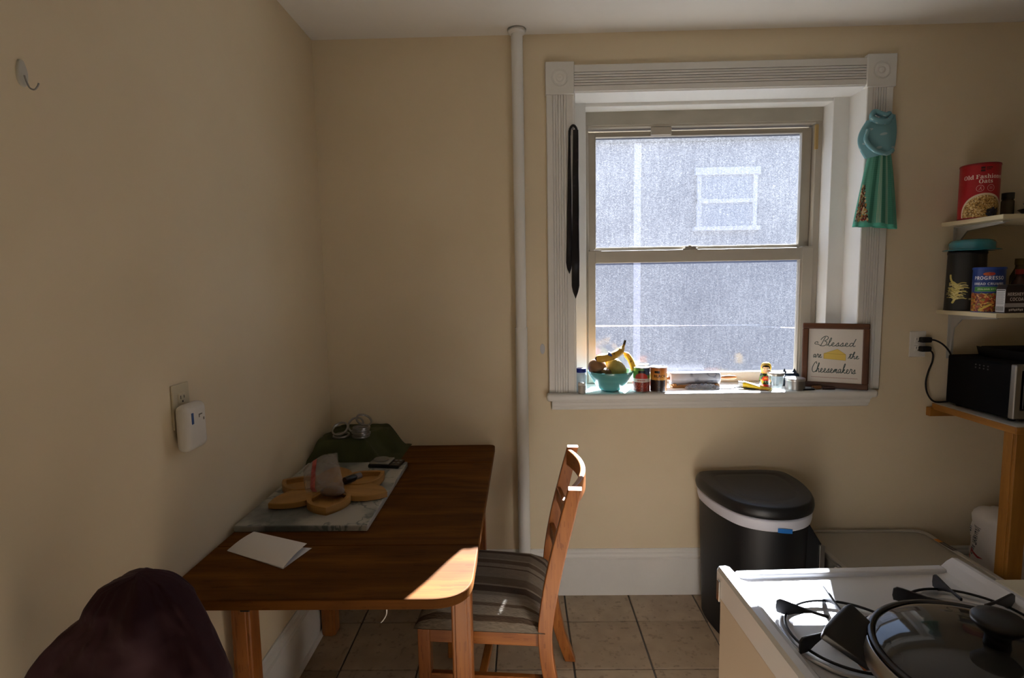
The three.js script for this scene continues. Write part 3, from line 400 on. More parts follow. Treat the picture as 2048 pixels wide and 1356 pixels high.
{
  const p = [[0.0, 0.004], [0.03, 0.004], [0.05, 0.02], [0.075, 0.05], [0.096, 0.082], [0.1005, 0.093], [0.1035, 0.093], [0.1, 0.08], [0.08, 0.046], [0.057, 0.015], [0.04, 0.001], [0.0, 0.0]];
  solo('fruit_bowl', lathe(p, 64), phys(0x8fc4c2, 0.25, { transmission: 0.15, thickness: 0, clearcoat: 0.6, map: dataTex(64, 256, (u, v) => mix3([0.66, 0.86, 0.87], [0.8, 0.96, 0.97], fbm(u, v, 2, 24, 601, 3))) }), 'turquoise glass bowl filled with fruit on the window sill', 'bowl', BOWL.toArray());
  const blob = (r, sx, sy, sz, s, amp = 0.02) => { const g = new THREE.SphereGeometry(1, 32, 24), q = g.attributes.position; for (let i = 0; i < q.count; i++) { const v = V(q.getX(i), q.getY(i), q.getZ(i)), k = 1 + amp * noise3(v.x * 2 + s, v.y * 2 + s, v.z * 2 + s); q.setXYZ(i, v.x * k * r * sx, v.y * k * r * sy, v.z * k * r * sz); } g.computeVertexNormals(); return g; };
  const fruitMat = (a, b, s) => mat(0xffffff, 0.5, { map: dataTex(128, 128, (u, v) => mix3(hex(a), hex(b), fbm(u, v, 6, 6, s, 4))), bumpMap: dataTex(128, 128, (u, v) => fbm(u, v, 24, 24, s + 3, 2), false), bumpScale: 0.0008 });
  const put = (n, g, m, l, c, x, y, z) => solo(n, g, m, l, c, [BOWL.x + x, BOWL.y + y, BOWL.z + z]);
  put('brown_pear', blob(0.04, 1.05, 0.95, 1, 3), fruitMat('#7d5a3a', '#9b6f45', 611), 'round russet fruit resting on the left rim of the turquoise bowl', 'fruit', -0.063, 0.113, 0.02);
  put('kiwi', blob(0.028, 1, 0.9, 1.1, 9), fruitMat('#5f4a2a', '#7a6238', 617), 'small brown kiwi between the russet fruit and the pear', 'fruit', -0.03, 0.088, 0.05);
  put('kiwi', blob(0.03, 1, 0.9, 1, 5), fruitMat('#54402a', '#6d5433', 619), 'dark brown kiwi deep in the bowl behind the pear', 'fruit', -0.022, 0.075, -0.02);
  const pr = thing('pear', 'yellow green pear leaning in the front of the turquoise bowl', 'fruit', [BOWL.x + 0.036, BOWL.y + 0.053, BOWL.z + 0.026]); pr.rotation.set(-0.05, 0, 0.3); pr.scale.setScalar(1.12);
  part('flesh', lathe([[0, 0], [0.02, 0.002], [0.036, 0.014], [0.041, 0.032], [0.037, 0.052], [0.028, 0.07], [0.02, 0.084], [0.012, 0.09], [0, 0.092]], 32), fruitMat('#97904a', '#b9ad62', 621), pr);
  put('orange', blob(0.036, 1, 0.96, 1, 7, 0.01), fruitMat('#c9702a', '#de8a3e', 631), 'orange at the back of the bowl under the banana', 'fruit', -0.03, 0.13, -0.05);
  const ban = (pts, r, label, taperStart) => {
    const o = thing('banana', label, 'banana', [0, 0, 0]), cv = new THREE.CatmullRomCurve3(pts.map(([u, v, z]) => at(u, v, 'z', z))), fr = cv.computeFrenetFrames(40), n = 40;
    const g = sheet((u, v) => { const i = Math.round(v * n), c = cv.getPointAt(i / n), a = u * Math.PI * 2, t = v, rr = r * (t < taperStart ? lerp(0.28, 0.34, t / taperStart) : Math.min(1, 0.34 + (t - taperStart) * 5) * (t > 0.84 ? Math.sqrt(Math.max(0.03, 1 - ((t - 0.84) / 0.16) ** 2)) : 1)) * (1 + 0.06 * Math.cos(a * 5)); const q = c.clone().addScaledVector(fr.normals[i], Math.cos(a) * rr).addScaledVector(fr.binormals[i], Math.sin(a) * rr); return q.toArray(); }, 20, n, true);
    const tex = dataTex(64, 256, (u, v) => (v < 0.12 ? hex('#4a3a1c') : v > 0.97 ? hex('#3a2a16') : mix3(mix3(hex('#b98a2a'), hex('#d8ab3e'), fbm(u, v, 5, 8, 641, 3)), hex('#4a3416'), 0.75 * sstep(0.66, 0.78, fbm(u, v, 8, 12, 651, 4)))));
    part('peel', g, mat(0xffffff, 0.45, { map: tex, side: THREE.DoubleSide }), o); return o;
  };
  const b1 = ban([[1250.5, 681, -0.01], [1247.5, 691, 0.0], [1241, 702, 0.01], [1227, 711, 0.03], [1208, 716.5, 0.035], [1190, 717, 0.035]], 0.0175, 'spotted banana lying across the fruit bowl, stem pointing up', 0.16);
  part('sticker', mv(rot(new THREE.CylinderGeometry(0.0195, 0.0195, 0.02, 10, 1, true, 0, 1.4), 0, 0.2, 1.1), at(1217, 712, 'z', 0.032).x, at(1217, 712, 'z', 0.032).y, 0.032), mat(0x4a62a8, 0.5, { side: THREE.DoubleSide }), b1, 'blue sticker');
  ban([[1243, 701, -0.03], [1248, 705, -0.03], [1257, 714, -0.025], [1264, 727, -0.015], [1267, 738, -0.005], [1266, 744, 0.0]], 0.0135, 'second banana bending down the right rim of the fruit bowl', 0.12);
}
function tin(label, x, z, turn, draw, h = 0.112, r = 0.0375) {
  const c = thing('food_can', label, 'can', [x, SY, z], turn, 'food cans on the sill');
  const tex = canvasTex(1024, 512, draw); part('paper_label', mv(new THREE.CylinderGeometry(r - 0.0003, r - 0.0003, h - 0.008, 48, 1, true), 0, h / 2, 0), mat(0xffffff, 0.35, { map: tex }), c);
  part('steel_body', lathe([[0, 0.002], [r - 0.003, 0.002], [r - 0.001, 0], [r, 0.001], [r, 0.0035], [r - 0.001, 0.004], [r - 0.001, h - 0.004], [r, h - 0.0035], [r, h - 0.001], [r - 0.001, h], [r - 0.003, h], [r - 0.003, h - 0.003], [0, h - 0.003]], 48), M.steel, c); return c;
}
const facing = (x, z, extra = 0) => Math.atan2(camera.position.x - x, camera.position.z - z) - Math.PI + extra;   // turns u = 0.5 of a label to the camera
tin('can of red beans with a green and red label, beside the turquoise bowl', 1.424, 0.0, facing(1.424, 0.0), (g, w, h) => {
  g.fillStyle = '#5a8f3a'; g.fillRect(0, 0, w, h * 0.45); g.fillStyle = '#3c4f68'; g.fillRect(w * 0.55, 0, w * 0.3, h * 0.3); g.fillStyle = '#16202c'; g.fillRect(w * 0.44, h * 0.1, w * 0.14, h * 0.12); g.fillStyle = '#b7372a'; g.beginPath(); g.ellipse(w * 0.5, h * 0.42, w * 0.13, h * 0.22, 0, 0, 7); g.fill();
  g.fillStyle = '#7c2318'; g.fillRect(0, h * 0.6, w, h * 0.4); for (let k = 0; k < 700; k++) { g.fillStyle = ['#8f2a1c', '#5c1810', '#a94a30', '#c05a40'][k % 4]; g.beginPath(); g.ellipse(rnd() * w, h * 0.6 + rnd() * h * 0.4, 9, 6, rnd() * 3, 0, 7); g.fill(); }
  g.fillStyle = '#d5cec4'; g.fillRect(0, h * 0.45, w, h * 0.15); g.fillStyle = '#a8382c'; for (let k = 0; k < 9; k++) g.fillRect(w * 0.42 + k * 18, h * 0.49, 11, 34);
});
tin('can of black beans with an orange and dark label, beside the red bean can', 1.501, 0.0, facing(1.495, 0.0, 0.15), (g, w, h) => {
  const gr = g.createLinearGradient(0, 0, 0, h * 0.5); gr.addColorStop(0, '#c8702e'); gr.addColorStop(1, '#d89a44'); g.fillStyle = gr; g.fillRect(0, 0, w, h * 0.52); g.fillStyle = '#1c1512'; g.fillRect(w * 0.4, h * 0.12, w * 0.1, h * 0.1); g.fillStyle = '#1d1a1a'; g.font = 'bold 78px sans-serif'; g.textAlign = 'center'; g.fillText('BLACK', w * 0.5, h * 0.4);
  g.fillStyle = '#211512'; g.fillRect(0, h * 0.54, w, h * 0.46); for (let k = 0; k < 600; k++) { g.fillStyle = ['#120c0c', '#3a2420', '#24140f', '#5a3a2a'][k % 4]; g.beginPath(); g.ellipse(rnd() * w, h * 0.52 + rnd() * h * 0.48, 11, 7, rnd() * 3, 0, 7); g.fill(); } g.fillStyle = '#b07a4a'; g.fillRect(w * 0.62, h * 0.5, w * 0.06, h * 0.5);
});
tin('food can with a white and red label, standing behind the red bean can', 1.44, -0.088, facing(1.44, -0.085), (g, w, h) => { g.fillStyle = '#d9d6cf'; g.fillRect(0, 0, w, h); g.fillStyle = '#b23a34'; g.fillRect(0, h * 0.75, w, h * 0.12); g.fillStyle = '#4b5a3c'; g.fillRect(0, 0, w, h * 0.12); });
{
  const rp = thing('rolling_pin', 'grey marble rolling pin with orange wooden handles in its cradle on the sill', 'rolling pin', [1.69, SY + 0.041, -0.09]), along = (g) => rot(g, 0, 0, -Math.PI / 2), hp = [[0, 0], [0.007, 0], [0.0065, 0.008], [0.009, 0.022], [0.0105, 0.045], [0.009, 0.07], [0.006, 0.08], [0, 0.082]];
  part('roller', grainUV(along(mv(lathe([[0, -0.115], [0.026, -0.115], [0.029, -0.111], [0.0295, -0.1], [0.0295, 0.1], [0.029, 0.111], [0.026, 0.115], [0, 0.115]], 48), 0, 0, 0)), 'x', 3), phys(0xffffff, 0.3, { map: dataTex(256, 256, (u, v) => mix3(mix3(hex('#8b8c92'), hex('#b9b8bb'), fbm(u, v, 5, 5, 661, 5)), hex('#5b5d66'), 0.7 * (1 - sstep(0, 0.04, Math.abs(fbm(u, v, 4, 6, 671, 4) - 0.5))))) }), rp, 'grey veined marble roller');
  part('handle', grainUV(along(mv(lathe(hp, 24), 0, 0.115, 0)), 'x', 2), mat(0xffffff, 0.45, { map: chairTex }), rp, 'orange wooden handle'); part('handle', grainUV(along(lathe(hp, 24).rotateX(Math.PI).translate(0, -0.115, 0)), 'x', 2), mat(0xffffff, 0.45, { map: chairTex }), rp, 'orange wooden handle');
  solo('rolling_pin_cradle', grainUV(merge([box(1.58, 1.8, SY, SY + 0.01, -0.115, -0.058, 0.002), box(1.585, 1.6, SY + 0.009, SY + 0.018, -0.115, -0.058, 0.002), box(1.78, 1.795, SY + 0.009, SY + 0.018, -0.115, -0.058, 0.002)]), 'x', 2), mat(0xffffff, 0.5, { map: bambooTex }), 'wooden cradle under the marble rolling pin on the sill', 'cradle');
  const cr = sheet((u, v) => { const x = u, z = v; const e = Math.sin(Math.PI * u) ** 0.4 * Math.sin(Math.PI * v) ** 0.4; return [1.63 + 0.165 * x, SY + 0.002 + e * (0.012 + 0.012 * Math.abs(noise3(x * 9 + 3, z * 5 + 3, 1)) + 0.008 * noise3(x * 25 + 3, z * 12 + 3, 5)), -0.015 - 0.034 * z]; }, 60, 14);
  solo('crumpled_film', cr, phys(0xcfd0d4, 0.15, { transmission: 0.75, thickness: 0, side: THREE.DoubleSide }), 'crumpled clear plastic film lying before the marble rolling pin', 'plastic film');
  const tb = thing('cream_tube', 'squeezed yellow tube with a white cap lying on the sill', 'tube', [1.895, SY, -0.03], -0.5);
  part('tube_body', sheet((u, v) => { const a = u * Math.PI * 2, x = v * 0.11, ry = lerp(0.0165, 0.002, v ** 1.3), rz = lerp(0.0165, 0.024, v); return [x, lerp(0.0175, 0.006, v) + Math.sin(a) * ry, Math.cos(a) * rz]; }, 24, 16, true), mat(0xe0b81c, 0.4, { side: THREE.DoubleSide }), tb); part('cap', mv(rot(cyl(0.014, 0.016, 0.02, 20), 0, 0, Math.PI / 2), 0.0, 0.0175, 0), M.whitePlastic, tb); part('crimp', box(0.108, 0.117, 0.005, 0.008, -0.023, 0.023, 0.0005), mat(0xd8b020, 0.5), tb);
  solo('black_strap', tube([[1.855, SY + 0.004, -0.03], [1.87, SY + 0.008, -0.012], [1.91, SY + 0.004, 0.004], [1.96, SY + 0.004, 0.016]], 0.0028, 24, 6), M.rubber, 'thin black strap lying under the yellow tube', 'strap');
  // nesting doll
  const doll = canvasTex(512, 512, (g, w, h) => {
    g.fillStyle = '#d2a83a'; g.fillRect(0, 0, w, h * 0.42); g.fillStyle = '#1f2a1e'; g.fillRect(0, h * 0.42, w, h * 0.42); g.fillStyle = '#b8282a'; g.fillRect(0, h * 0.84, w, h * 0.16);
    g.fillStyle = '#e3b98c'; g.beginPath(); g.ellipse(w / 2, h * 0.27, 62, 74, 0, 0, 7); g.fill(); g.fillStyle = '#241a14'; g.beginPath(); g.ellipse(w / 2, h * 0.17, 62, 36, 0, Math.PI, 0); g.fill(); g.fillRect(w / 2 - 62, h * 0.16, 18, 36); g.fillRect(w / 2 + 44, h * 0.16, 18, 36);
    for (const s of [-1, 1]) { g.fillStyle = '#fff'; g.beginPath(); g.ellipse(w / 2 + s * 24, h * 0.26, 10, 6, 0, 0, 7); g.fill(); g.fillStyle = '#22201c'; g.beginPath(); g.arc(w / 2 + s * 24, h * 0.26, 5, 0, 7); g.fill(); g.fillRect(w / 2 + s * 24 - 12, h * 0.225, 24, 4); g.fillStyle = 'rgba(210,90,70,.6)'; g.beginPath(); g.arc(w / 2 + s * 34, h * 0.32, 13, 0, 7); g.fill(); }
    g.fillStyle = '#b4302c'; g.beginPath(); g.ellipse(w / 2, h * 0.36, 12, 5, 0, 0, 7); g.fill(); g.fillStyle = '#b07a50'; g.fillRect(w / 2 - 2, h * 0.28, 4, 20);
    for (let k = 0; k < 14; k++) { g.fillStyle = '#4c7a34'; g.beginPath(); g.ellipse(w / 2 + Math.cos(k * 2.4) * 90, h * 0.62 + Math.sin(k * 2.4) * 60, 26, 10, k, 0, 7); g.fill(); } for (const [x, y, r] of [[256, 310, 44], [210, 350, 24], [306, 356, 26]]) { g.fillStyle = '#d8402c'; g.beginPath(); g.arc(x, y, r, 0, 7); g.fill(); g.fillStyle = '#e8a03a'; g.beginPath(); g.arc(x, y, r * 0.45, 0, 7); g.fill(); }
  });
  const prof = [[0, 0.118], [0.012, 0.116], [0.02, 0.108], [0.0235, 0.095], [0.0215, 0.08], [0.0205, 0.073], [0.024, 0.062], [0.028, 0.045], [0.0285, 0.03], [0.026, 0.012], [0.024, 0.002], [0.0235, 0], [0, 0]].reverse();
  const dg = lathe(prof, 48), duv = dg.attributes.uv, dp = dg.attributes.position; for (let i = 0; i < duv.count; i++) duv.setXY(i, duv.getX(i), dp.getY(i) / 0.118);
  solo('nesting_doll', dg, phys(0xffffff, 0.25, { map: doll, clearcoat: 0.6 }), 'painted wooden nesting doll with a yellow scarf on the sill', 'doll', [2.0, SY, -0.04], facing(2.0, -0.04));
  const jar = thing('glass_jar', 'empty small glass canning jar with a white metal lid on the sill', 'jar', [2.022, SY, 0.012]);
  part('glass', lathe([[0, 0.0], [0.025, 0], [0.028, 0.004], [0.0275, 0.012], [0.031, 0.03], [0.0335, 0.062], [0.032, 0.068], [0.0325, 0.078], [0.0305, 0.078], [0.0305, 0.068], [0.0315, 0.061], [0.029, 0.03], [0.0255, 0.013], [0.024, 0.006], [0, 0.005]], 48), phys(0xf4f8f8, 0.12, { transmission: 0.92, thickness: 0 }), jar); part('lid', mv(lathe([[0.0335, 0], [0.036, 0.0], [0.0362, 0.012], [0.034, 0.0145], [0.028, 0.0145], [0.0275, 0.0138], [0, 0.0138]], 48), 0, 0.066, 0), mat(0xcac8c0, 0.3, { metalness: 0.4 }), jar);
  const tn = thing('round_tin', 'round brushed steel tin with a flat lid, in front of the dark cat-eared box', 'tin', [2.112, SY, 0.005]);
  part('body', cyl(0.041, 0.041, 0.044, 48), M.brushed, tn); part('lid', lathe([[0.0415, 0.04], [0.042, 0.041], [0.042, 0.05], [0.04, 0.052], [0, 0.052]].reverse().map((p) => p), 48), mat(0xc9c9c9, 0.35, { metalness: 0.9, side: THREE.DoubleSide }), tn);
  const ct = thing('cat_box', 'dark navy box with two pointed ears standing behind the round tin', 'box', [2.105, SY, -0.085], 0);
  part('body', box(-0.062, 0.062, 0, 0.062, -0.024, 0.024, 0.012), mat(0x18222f, 0.25), ct); for (const x of [0.0, 0.046]) { const e = new THREE.ConeGeometry(0.013, 0.022, 4); part('ear', mv(rot(e, 0, Math.PI / 4), x, 0.07, 0), mat(0x18222f, 0.25), ct); }
  solo('black_clip', box(-0.03, 0.03, 0, 0.006, -0.007, 0.007, 0.002), M.black, 'small flat black clip lying before the round tin', 'clip', [2.155, SY, 0.032], 0.1);
  solo('wine_cork', grainUV(rot(cyl(0.0085, 0.0085, 0.04, 18), 0, 0, Math.PI / 2), 'x', 2), mat(0x8a5f3c, 0.8), 'brown cork lying before the wooden picture frame', 'cork', [2.222, SY + 0.0085, 0.012], 0.2);
  solo('metal_clip', merge([box(-0.012, 0.012, 0, 0.008, -0.004, 0.004, 0.002), rot(new THREE.TorusGeometry(0.005, 0.0012, 8, 16), 0, 0, 0).translate(-0.014, 0.006, 0)]), M.brushed, 'tiny metal clip between the black clip and the cork', 'clip', [2.19, SY, 0.022], 0.4);
  solo('brown_marker', rot(cyl(0.006, 0.006, 0.05, 16), 0, 0, Math.PI / 2), mat(0x4a3230, 0.4), 'short dark brown marker lying against the bottom of the picture frame', 'marker', [2.275, SY + 0.006, 0.028], -0.1);
}
// ---------------------------------------------------------------- framed embroidery
{
  const Wf = 0.262, Hf = 0.292, f = thing('picture_frame', 'square wooden frame with an embroidered saying, leaning at the right end of the sill', 'picture frame', [2.28, SY, 0.013], -0.46);
  const tilt = new THREE.Group(); // leaning back
  const glyph = {
    e: [0.9, [[0, 0.1], [0.3, 0.35], [0.6, 0.65], [0.45, 0.98], [0.2, 0.8], [0.15, 0.3], [0.4, 0], [0.75, 0.08], [0.95, 0.25]]], l: [0.72, [[0, 0.1], [0.35, 0.8], [0.62, 1.9], [0.45, 2.2], [0.3, 1.8], [0.25, 0.4], [0.4, 0], [0.6, 0.05], [0.75, 0.2]]],
    s: [0.85, [[0, 0.1], [0.3, 0.6], [0.5, 1.02], [0.58, 0.6], [0.6, 0.2], [0.35, 0], [0.12, 0.12], [0.4, 0.04], [0.88, 0.2]]], d: [1.15, [[0.7, 0.8], [0.45, 1], [0.15, 0.7], [0.12, 0.25], [0.35, 0], [0.65, 0.3], [0.88, 1.2], [1.05, 2.2], [0.82, 1], [0.75, 0.25], [0.95, 0], [1.2, 0.25]]],
    a: [1.05, [[0.7, 0.85], [0.45, 1], [0.12, 0.65], [0.12, 0.2], [0.35, 0], [0.6, 0.3], [0.75, 0.95], [0.68, 0.25], [0.85, 0], [1.08, 0.2]]], r: [0.85, [[0, 0.1], [0.25, 0.9], [0.3, 1.1], [0.45, 0.9], [0.65, 0.95], [0.6, 0.4], [0.7, 0.02], [0.88, 0.18]]],
    t: [0.78, [[0, 0.1], [0.3, 0.8], [0.5, 1.8], [0.4, 0.6], [0.45, 0.05], [0.8, 0.2]], [[0.12, 1.25], [0.8, 1.38]]], h: [1.05, [[0, 0.1], [0.35, 1], [0.62, 1.95], [0.46, 2.2], [0.3, 1.8], [0.2, 0.6], [0.15, 0], [0.3, 0.6], [0.55, 0.95], [0.7, 0.7], [0.7, 0.15], [0.85, 0], [1.08, 0.2]]],
    m: [1.2, [[0, 0.1], [0.15, 0.95], [0.15, 0], [0.3, 0.7], [0.45, 0.95], [0.52, 0.7], [0.5, 0], [0.65, 0.7], [0.8, 0.95], [0.9, 0.7], [0.88, 0.1], [1.05, 0], [1.22, 0.2]]], k: [1.0, [[0, 0.1], [0.35, 1], [0.62, 1.95], [0.46, 2.2], [0.3, 1.8], [0.2, 0.6], [0.15, 0], [0.35, 0.7], [0.65, 0.95], [0.6, 0.65], [0.3, 0.5], [0.6, 0.2], [0.82, 0], [1.02, 0.18]]],
    B: [1.35, [[0.62, 2.3], [0.4, 1.2], [0.12, 0]], [[-0.1, 1.6], [0.1, 2.2], [0.7, 2.6], [1.3, 2.3], [1.15, 1.6], [0.55, 1.3], [1.2, 1.1], [1.25, 0.35], [0.7, -0.05], [0.1, 0.05], [-0.5, 0.45], [-1.1, 0.4], [-1.15, 0.9], [-0.6, 1.1], [-0.55, 0.7]]], C: [1.15, [[1.0, 1.9], [0.95, 2.35], [0.6, 2.3], [0.15, 1.5], [0.0, 0.7], [0.3, 0.05], [0.75, 0.0], [1.15, 0.35]]],
  };
  const tex = canvasTex(768, 864, (g, w, h) => {
    g.fillStyle = '#dbd6cf'; g.fillRect(0, 0, w, h); g.strokeStyle = 'rgba(150,140,130,.25)'; g.lineWidth = 1; for (let k = 0; k < w; k += 5) { g.beginPath(); g.moveTo(k, 0); g.lineTo(k, h); g.stroke(); } for (let k = 0; k < h; k += 5) { g.beginPath(); g.moveTo(0, k); g.lineTo(w, k); g.stroke(); }
    const write = (s, x, y, k, kx = k) => { for (const c of s) { const [adv, ...lines] = glyph[c]; g.strokeStyle = '#3a4a48'; g.lineWidth = 10; g.lineJoin = g.lineCap = 'round'; for (const ln of lines) { const pt = ln.map(([a, b]) => [x + (a + b * 0.18) * kx, y - b * k]); g.beginPath(); g.moveTo(...pt[0]); for (let i = 1; i < pt.length - 1; i++) g.quadraticCurveTo(...pt[i], (pt[i][0] + pt[i + 1][0]) / 2, (pt[i][1] + pt[i + 1][1]) / 2); g.lineTo(...pt[pt.length - 1]); g.stroke(); } x += adv * kx; } };
    write('Blessed', 170, 280, 62, 72); write('are', 75, 470, 58, 44); write('the', 570, 470, 52, 52); write('Cheesemakers', 62, 705, 72, 53);
    g.fillStyle = '#dcc063'; g.strokeStyle = '#b59a3e'; g.lineWidth = 5; g.beginPath(); g.moveTo(230, 400); g.lineTo(420, 325); g.lineTo(535, 405); g.lineTo(535, 500); g.lineTo(230, 480); g.closePath(); g.fill(); g.stroke(); g.beginPath(); g.moveTo(230, 400); g.lineTo(535, 405); g.stroke();
    g.strokeStyle = '#8a4a48'; g.lineWidth = 5; g.beginPath(); let x = 60; while (x < 700) { g.moveTo(x, 778 + (x % 3)); g.lineTo(x + 8, 784 - (x % 5)); x += 13; } g.stroke();
  });
  const bar = (g) => g, sec = (len) => { const s = shapeOf([[0, 0], [0.026, 0], [0.026, 0.01], [0.018, 0.018], [0.008, 0.016], [0, 0.013]]); return extrude(s, len); };
  const piece = (x0, x1, y0, y1) => box(x0, x1, y0, y1, -0.009, 0.009, 0.005), holder = (n, g, m, l) => { g.rotateX(-0.11); g.translate(0, 0.0025, 0); return part(n, g, m, f, l); }; void bar; void sec; void tilt;
  holder('rail', grainUV(piece(-Wf / 2, Wf / 2, 0, 0.026), 'x', 2), M.frame); holder('rail', grainUV(piece(-Wf / 2, Wf / 2, Hf - 0.026, Hf), 'x', 2), M.frame); holder('stile', grainUV(piece(-Wf / 2, -Wf / 2 + 0.026, 0.024, Hf - 0.024), 'y', 2), M.frame); holder('stile', grainUV(piece(Wf / 2 - 0.026, Wf / 2, 0.024, Hf - 0.024), 'y', 2), M.frame);
  const c = new THREE.PlaneGeometry(Wf - 0.048, Hf - 0.048); c.translate(0, Hf / 2, 0.0); holder('embroidery', c, mat(0xffffff, 0.9, { map: tex }), 'white cloth embroidered with a saying and a wedge of cheese'); holder('backing', box(-Wf / 2 + 0.02, Wf / 2 - 0.02, 0.02, Hf - 0.02, -0.008, -0.003, 0.001), mat(0x8a7458, 0.8));
}
// ---------------------------------------------------------------- outlet and cords by the cart
{
  const o = thing('wall_outlet', 'white double wall outlet right of the window with two black plugs', 'outlet', [2.647, 1.163, 0]); outletPlate(o, M.whitePlastic);
  const plug = (dy) => merge([box(2.645, 2.69, 1.163 + dy - 0.011, 1.163 + dy + 0.013, 0.009, 0.036, 0.006)]);
  const c1 = thing('power_cord', 'black power cord running from the upper socket to the toaster oven', 'cord'); part('plug', plug(0.0195), M.rubber, c1); part('cable', tube([[2.687, 1.184, 0.022], [2.71, 1.18, 0.026], [2.74, 1.162, 0.03], [2.768, 1.13, 0.032], [2.782, 1.095, 0.034]], 0.0038, 30, 8), M.rubber, c1);
  const c2 = thing('power_cord', 'black power cord looping down from the lower socket behind the cart', 'cord'); part('plug', plug(-0.021), M.rubber, c2); part('cable', tube([[2.685, 1.14, 0.022], [2.7, 1.125, 0.025], [2.7, 1.09, 0.027], [2.685, 1.04, 0.026], [2.678, 0.99, 0.025], [2.69, 0.94, 0.024], [2.72, 0.906, 0.024], [2.78, 0.906, 0.026]], 0.0038, 50, 8), M.rubber, c2);
}
// ---------------------------------------------------------------- shelves and what stands on them
const shelfMat = mat(0xffffff, 0.55, { map: dataTex(256, 256, (u, v) => mix3(hex('#d8caa2'), hex('#e2d6b4'), fbm(u, v, 4, 10, 701, 4))) });
for (const [y, lab] of [[1.675, 'cream wall shelf holding the red oats canister'], [1.297, 'cream wall shelf holding the tall black canister']]) {
  const s = thing('wall_shelf', lab, 'shelf', [0, y, 0]);
  part('board', grainUV(box(2.722, 3.62, 0, 0.018, 0.001, 0.315, 0.002), 'x', 1), shelfMat, s);
  for (const x of [2.79, 3.45]) { const b = part('bracket', merge([box(x - 0.014, x + 0.014, -0.2, -0.001, 0.001, 0.005, 0.001), box(x - 0.014, x + 0.014, -0.006, -0.001, 0.001, 0.25, 0.001), (() => { const g = extrude(shapeOf([[0, -0.19], [0.006, -0.19], [0.02, -0.06], [0.06, -0.02], [0.24, -0.006], [0.24, 0], [0, 0]]), 0.006); rot(g, 0, -Math.PI / 2); g.translate(x + 0.003, -0.003, 0.003); return g; })()]), mat(0xb9b8b2, 0.45), s, 'grey white metal bracket'); void b; }
}
const label = (w, h, draw) => canvasTex(w, h, draw);
{
  const y1 = 1.693, y2 = 1.315;
  const o = thing('oats_canister', 'tall red cardboard oats canister on the upper shelf', 'canister', [2.772, y1, 0.13], facing(2.772, 0.13, 0.32));
  const tx = label(1024, 512, (g, w, h) => {
    g.fillStyle = '#a81420'; g.fillRect(0, 0, w, h); g.fillStyle = '#3c1418'; g.textAlign = 'center'; g.fillRect(w / 2 - 46, 30, 34, 20); g.fillRect(w / 2 - 46, 56, 34, 20); g.fillRect(w / 2 - 4, 34, 52, 10); g.fillRect(w / 2 - 4, 52, 40, 8);
    g.fillStyle = '#ece0d4'; g.font = 'bold 52px serif'; g.fillText('Old Fashioned', w / 2, 142); g.fillText('Oats', w / 2, 186); g.strokeStyle = '#e0c8c0'; g.lineWidth = 3; for (const x of [-44, 44]) { g.beginPath(); g.arc(w / 2 + x, 234, 30, 0, 7); g.stroke(); g.beginPath(); if (x < 0) { g.moveTo(w / 2 + x - 10, 250); g.lineTo(w / 2 + x + 10, 218); g.moveTo(w / 2 + x, 220); g.lineTo(w / 2 + x + 12, 250); } else { g.moveTo(w / 2 + x - 14, 228); g.lineTo(w / 2 + x + 14, 228); g.moveTo(w / 2 + x - 14, 240); g.lineTo(w / 2 + x + 14, 240); } g.stroke(); }
    g.fillStyle = '#d9c7ab'; g.beginPath(); g.ellipse(w / 2, 470, 200, 190, 0, 0, 7); g.fill(); g.fillStyle = '#b08a4c'; g.beginPath(); g.ellipse(w / 2, 474, 184, 174, 0, 0, 7); g.fill(); for (let k = 0; k < 900; k++) { const a = rnd() * 6.283, r = Math.sqrt(rnd()); g.fillStyle = ['#8a6228', '#d8b87a', '#c79a50', '#6b4a1e', '#e4cf9c'][k % 5]; g.beginPath(); g.ellipse(w / 2 + Math.cos(a) * r * 180, 474 + Math.sin(a) * r * 170, 9, 4, rnd() * 3, 0, 7); g.fill(); } for (let k = 0; k < 30; k++) { g.fillStyle = ['#1b1f33', '#2b3048'][k % 2]; g.beginPath(); g.arc(w / 2 + 20 + rnd() * 110, 430 + rnd() * 80, 15, 0, 7); g.fill(); }
  });
  part('label_wrap', mv(new THREE.CylinderGeometry(0.066, 0.066, 0.212, 48, 1, true), 0, 0.108, 0), mat(0xffffff, 0.4, { map: tx }), o); part('lid', mv(lathe([[0, 0.008], [0.065, 0.008], [0.0675, 0.006], [0.0675, 0]].reverse(), 48), 0, 0.21, 0), mat(0x8d1018, 0.4), o); part('base', cyl(0.0665, 0.0665, 0.004, 48), mat(0x8d1018, 0.5), o);
  const sp = thing('spice_jar', 'small glass spice jar with a black lid beside the red canister', 'jar', [2.9, y1, 0.12]); part('glass', lathe([[0, 0], [0.022, 0], [0.022, 0.07], [0.018, 0.08], [0, 0.08]]), mat(0x4a4436, 0.2), sp); part('lid', cyl(0.021, 0.021, 0.025, 24, 0.08), M.black, sp);
  const lbl = ['lowest black pan of the stack on the upper shelf', 'middle black pan of the stack on the upper shelf', 'topmost black pan of the stack on the upper shelf'];
  for (let k = 0; k < 3; k++) solo('black_pan', lathe([[0, 0], [0.09 - k * 0.012, 0], [0.125 - k * 0.016, 0.036], [0.128 - k * 0.016, 0.038], [0.122 - k * 0.016, 0.038], [0.087 - k * 0.012, 0.004], [0, 0.004]], 48), mat(0x121212, 0.35), lbl[k], 'pan', [3.075, y1 + k * 0.026, 0.16], 0, 'black pans on the upper shelf');
  const bc = thing('tall_canister', 'tall black canister painted with a pale yellow plant, on the lower shelf', 'canister', [2.784, y2, 0.076], facing(2.784, 0.076, -0.35));
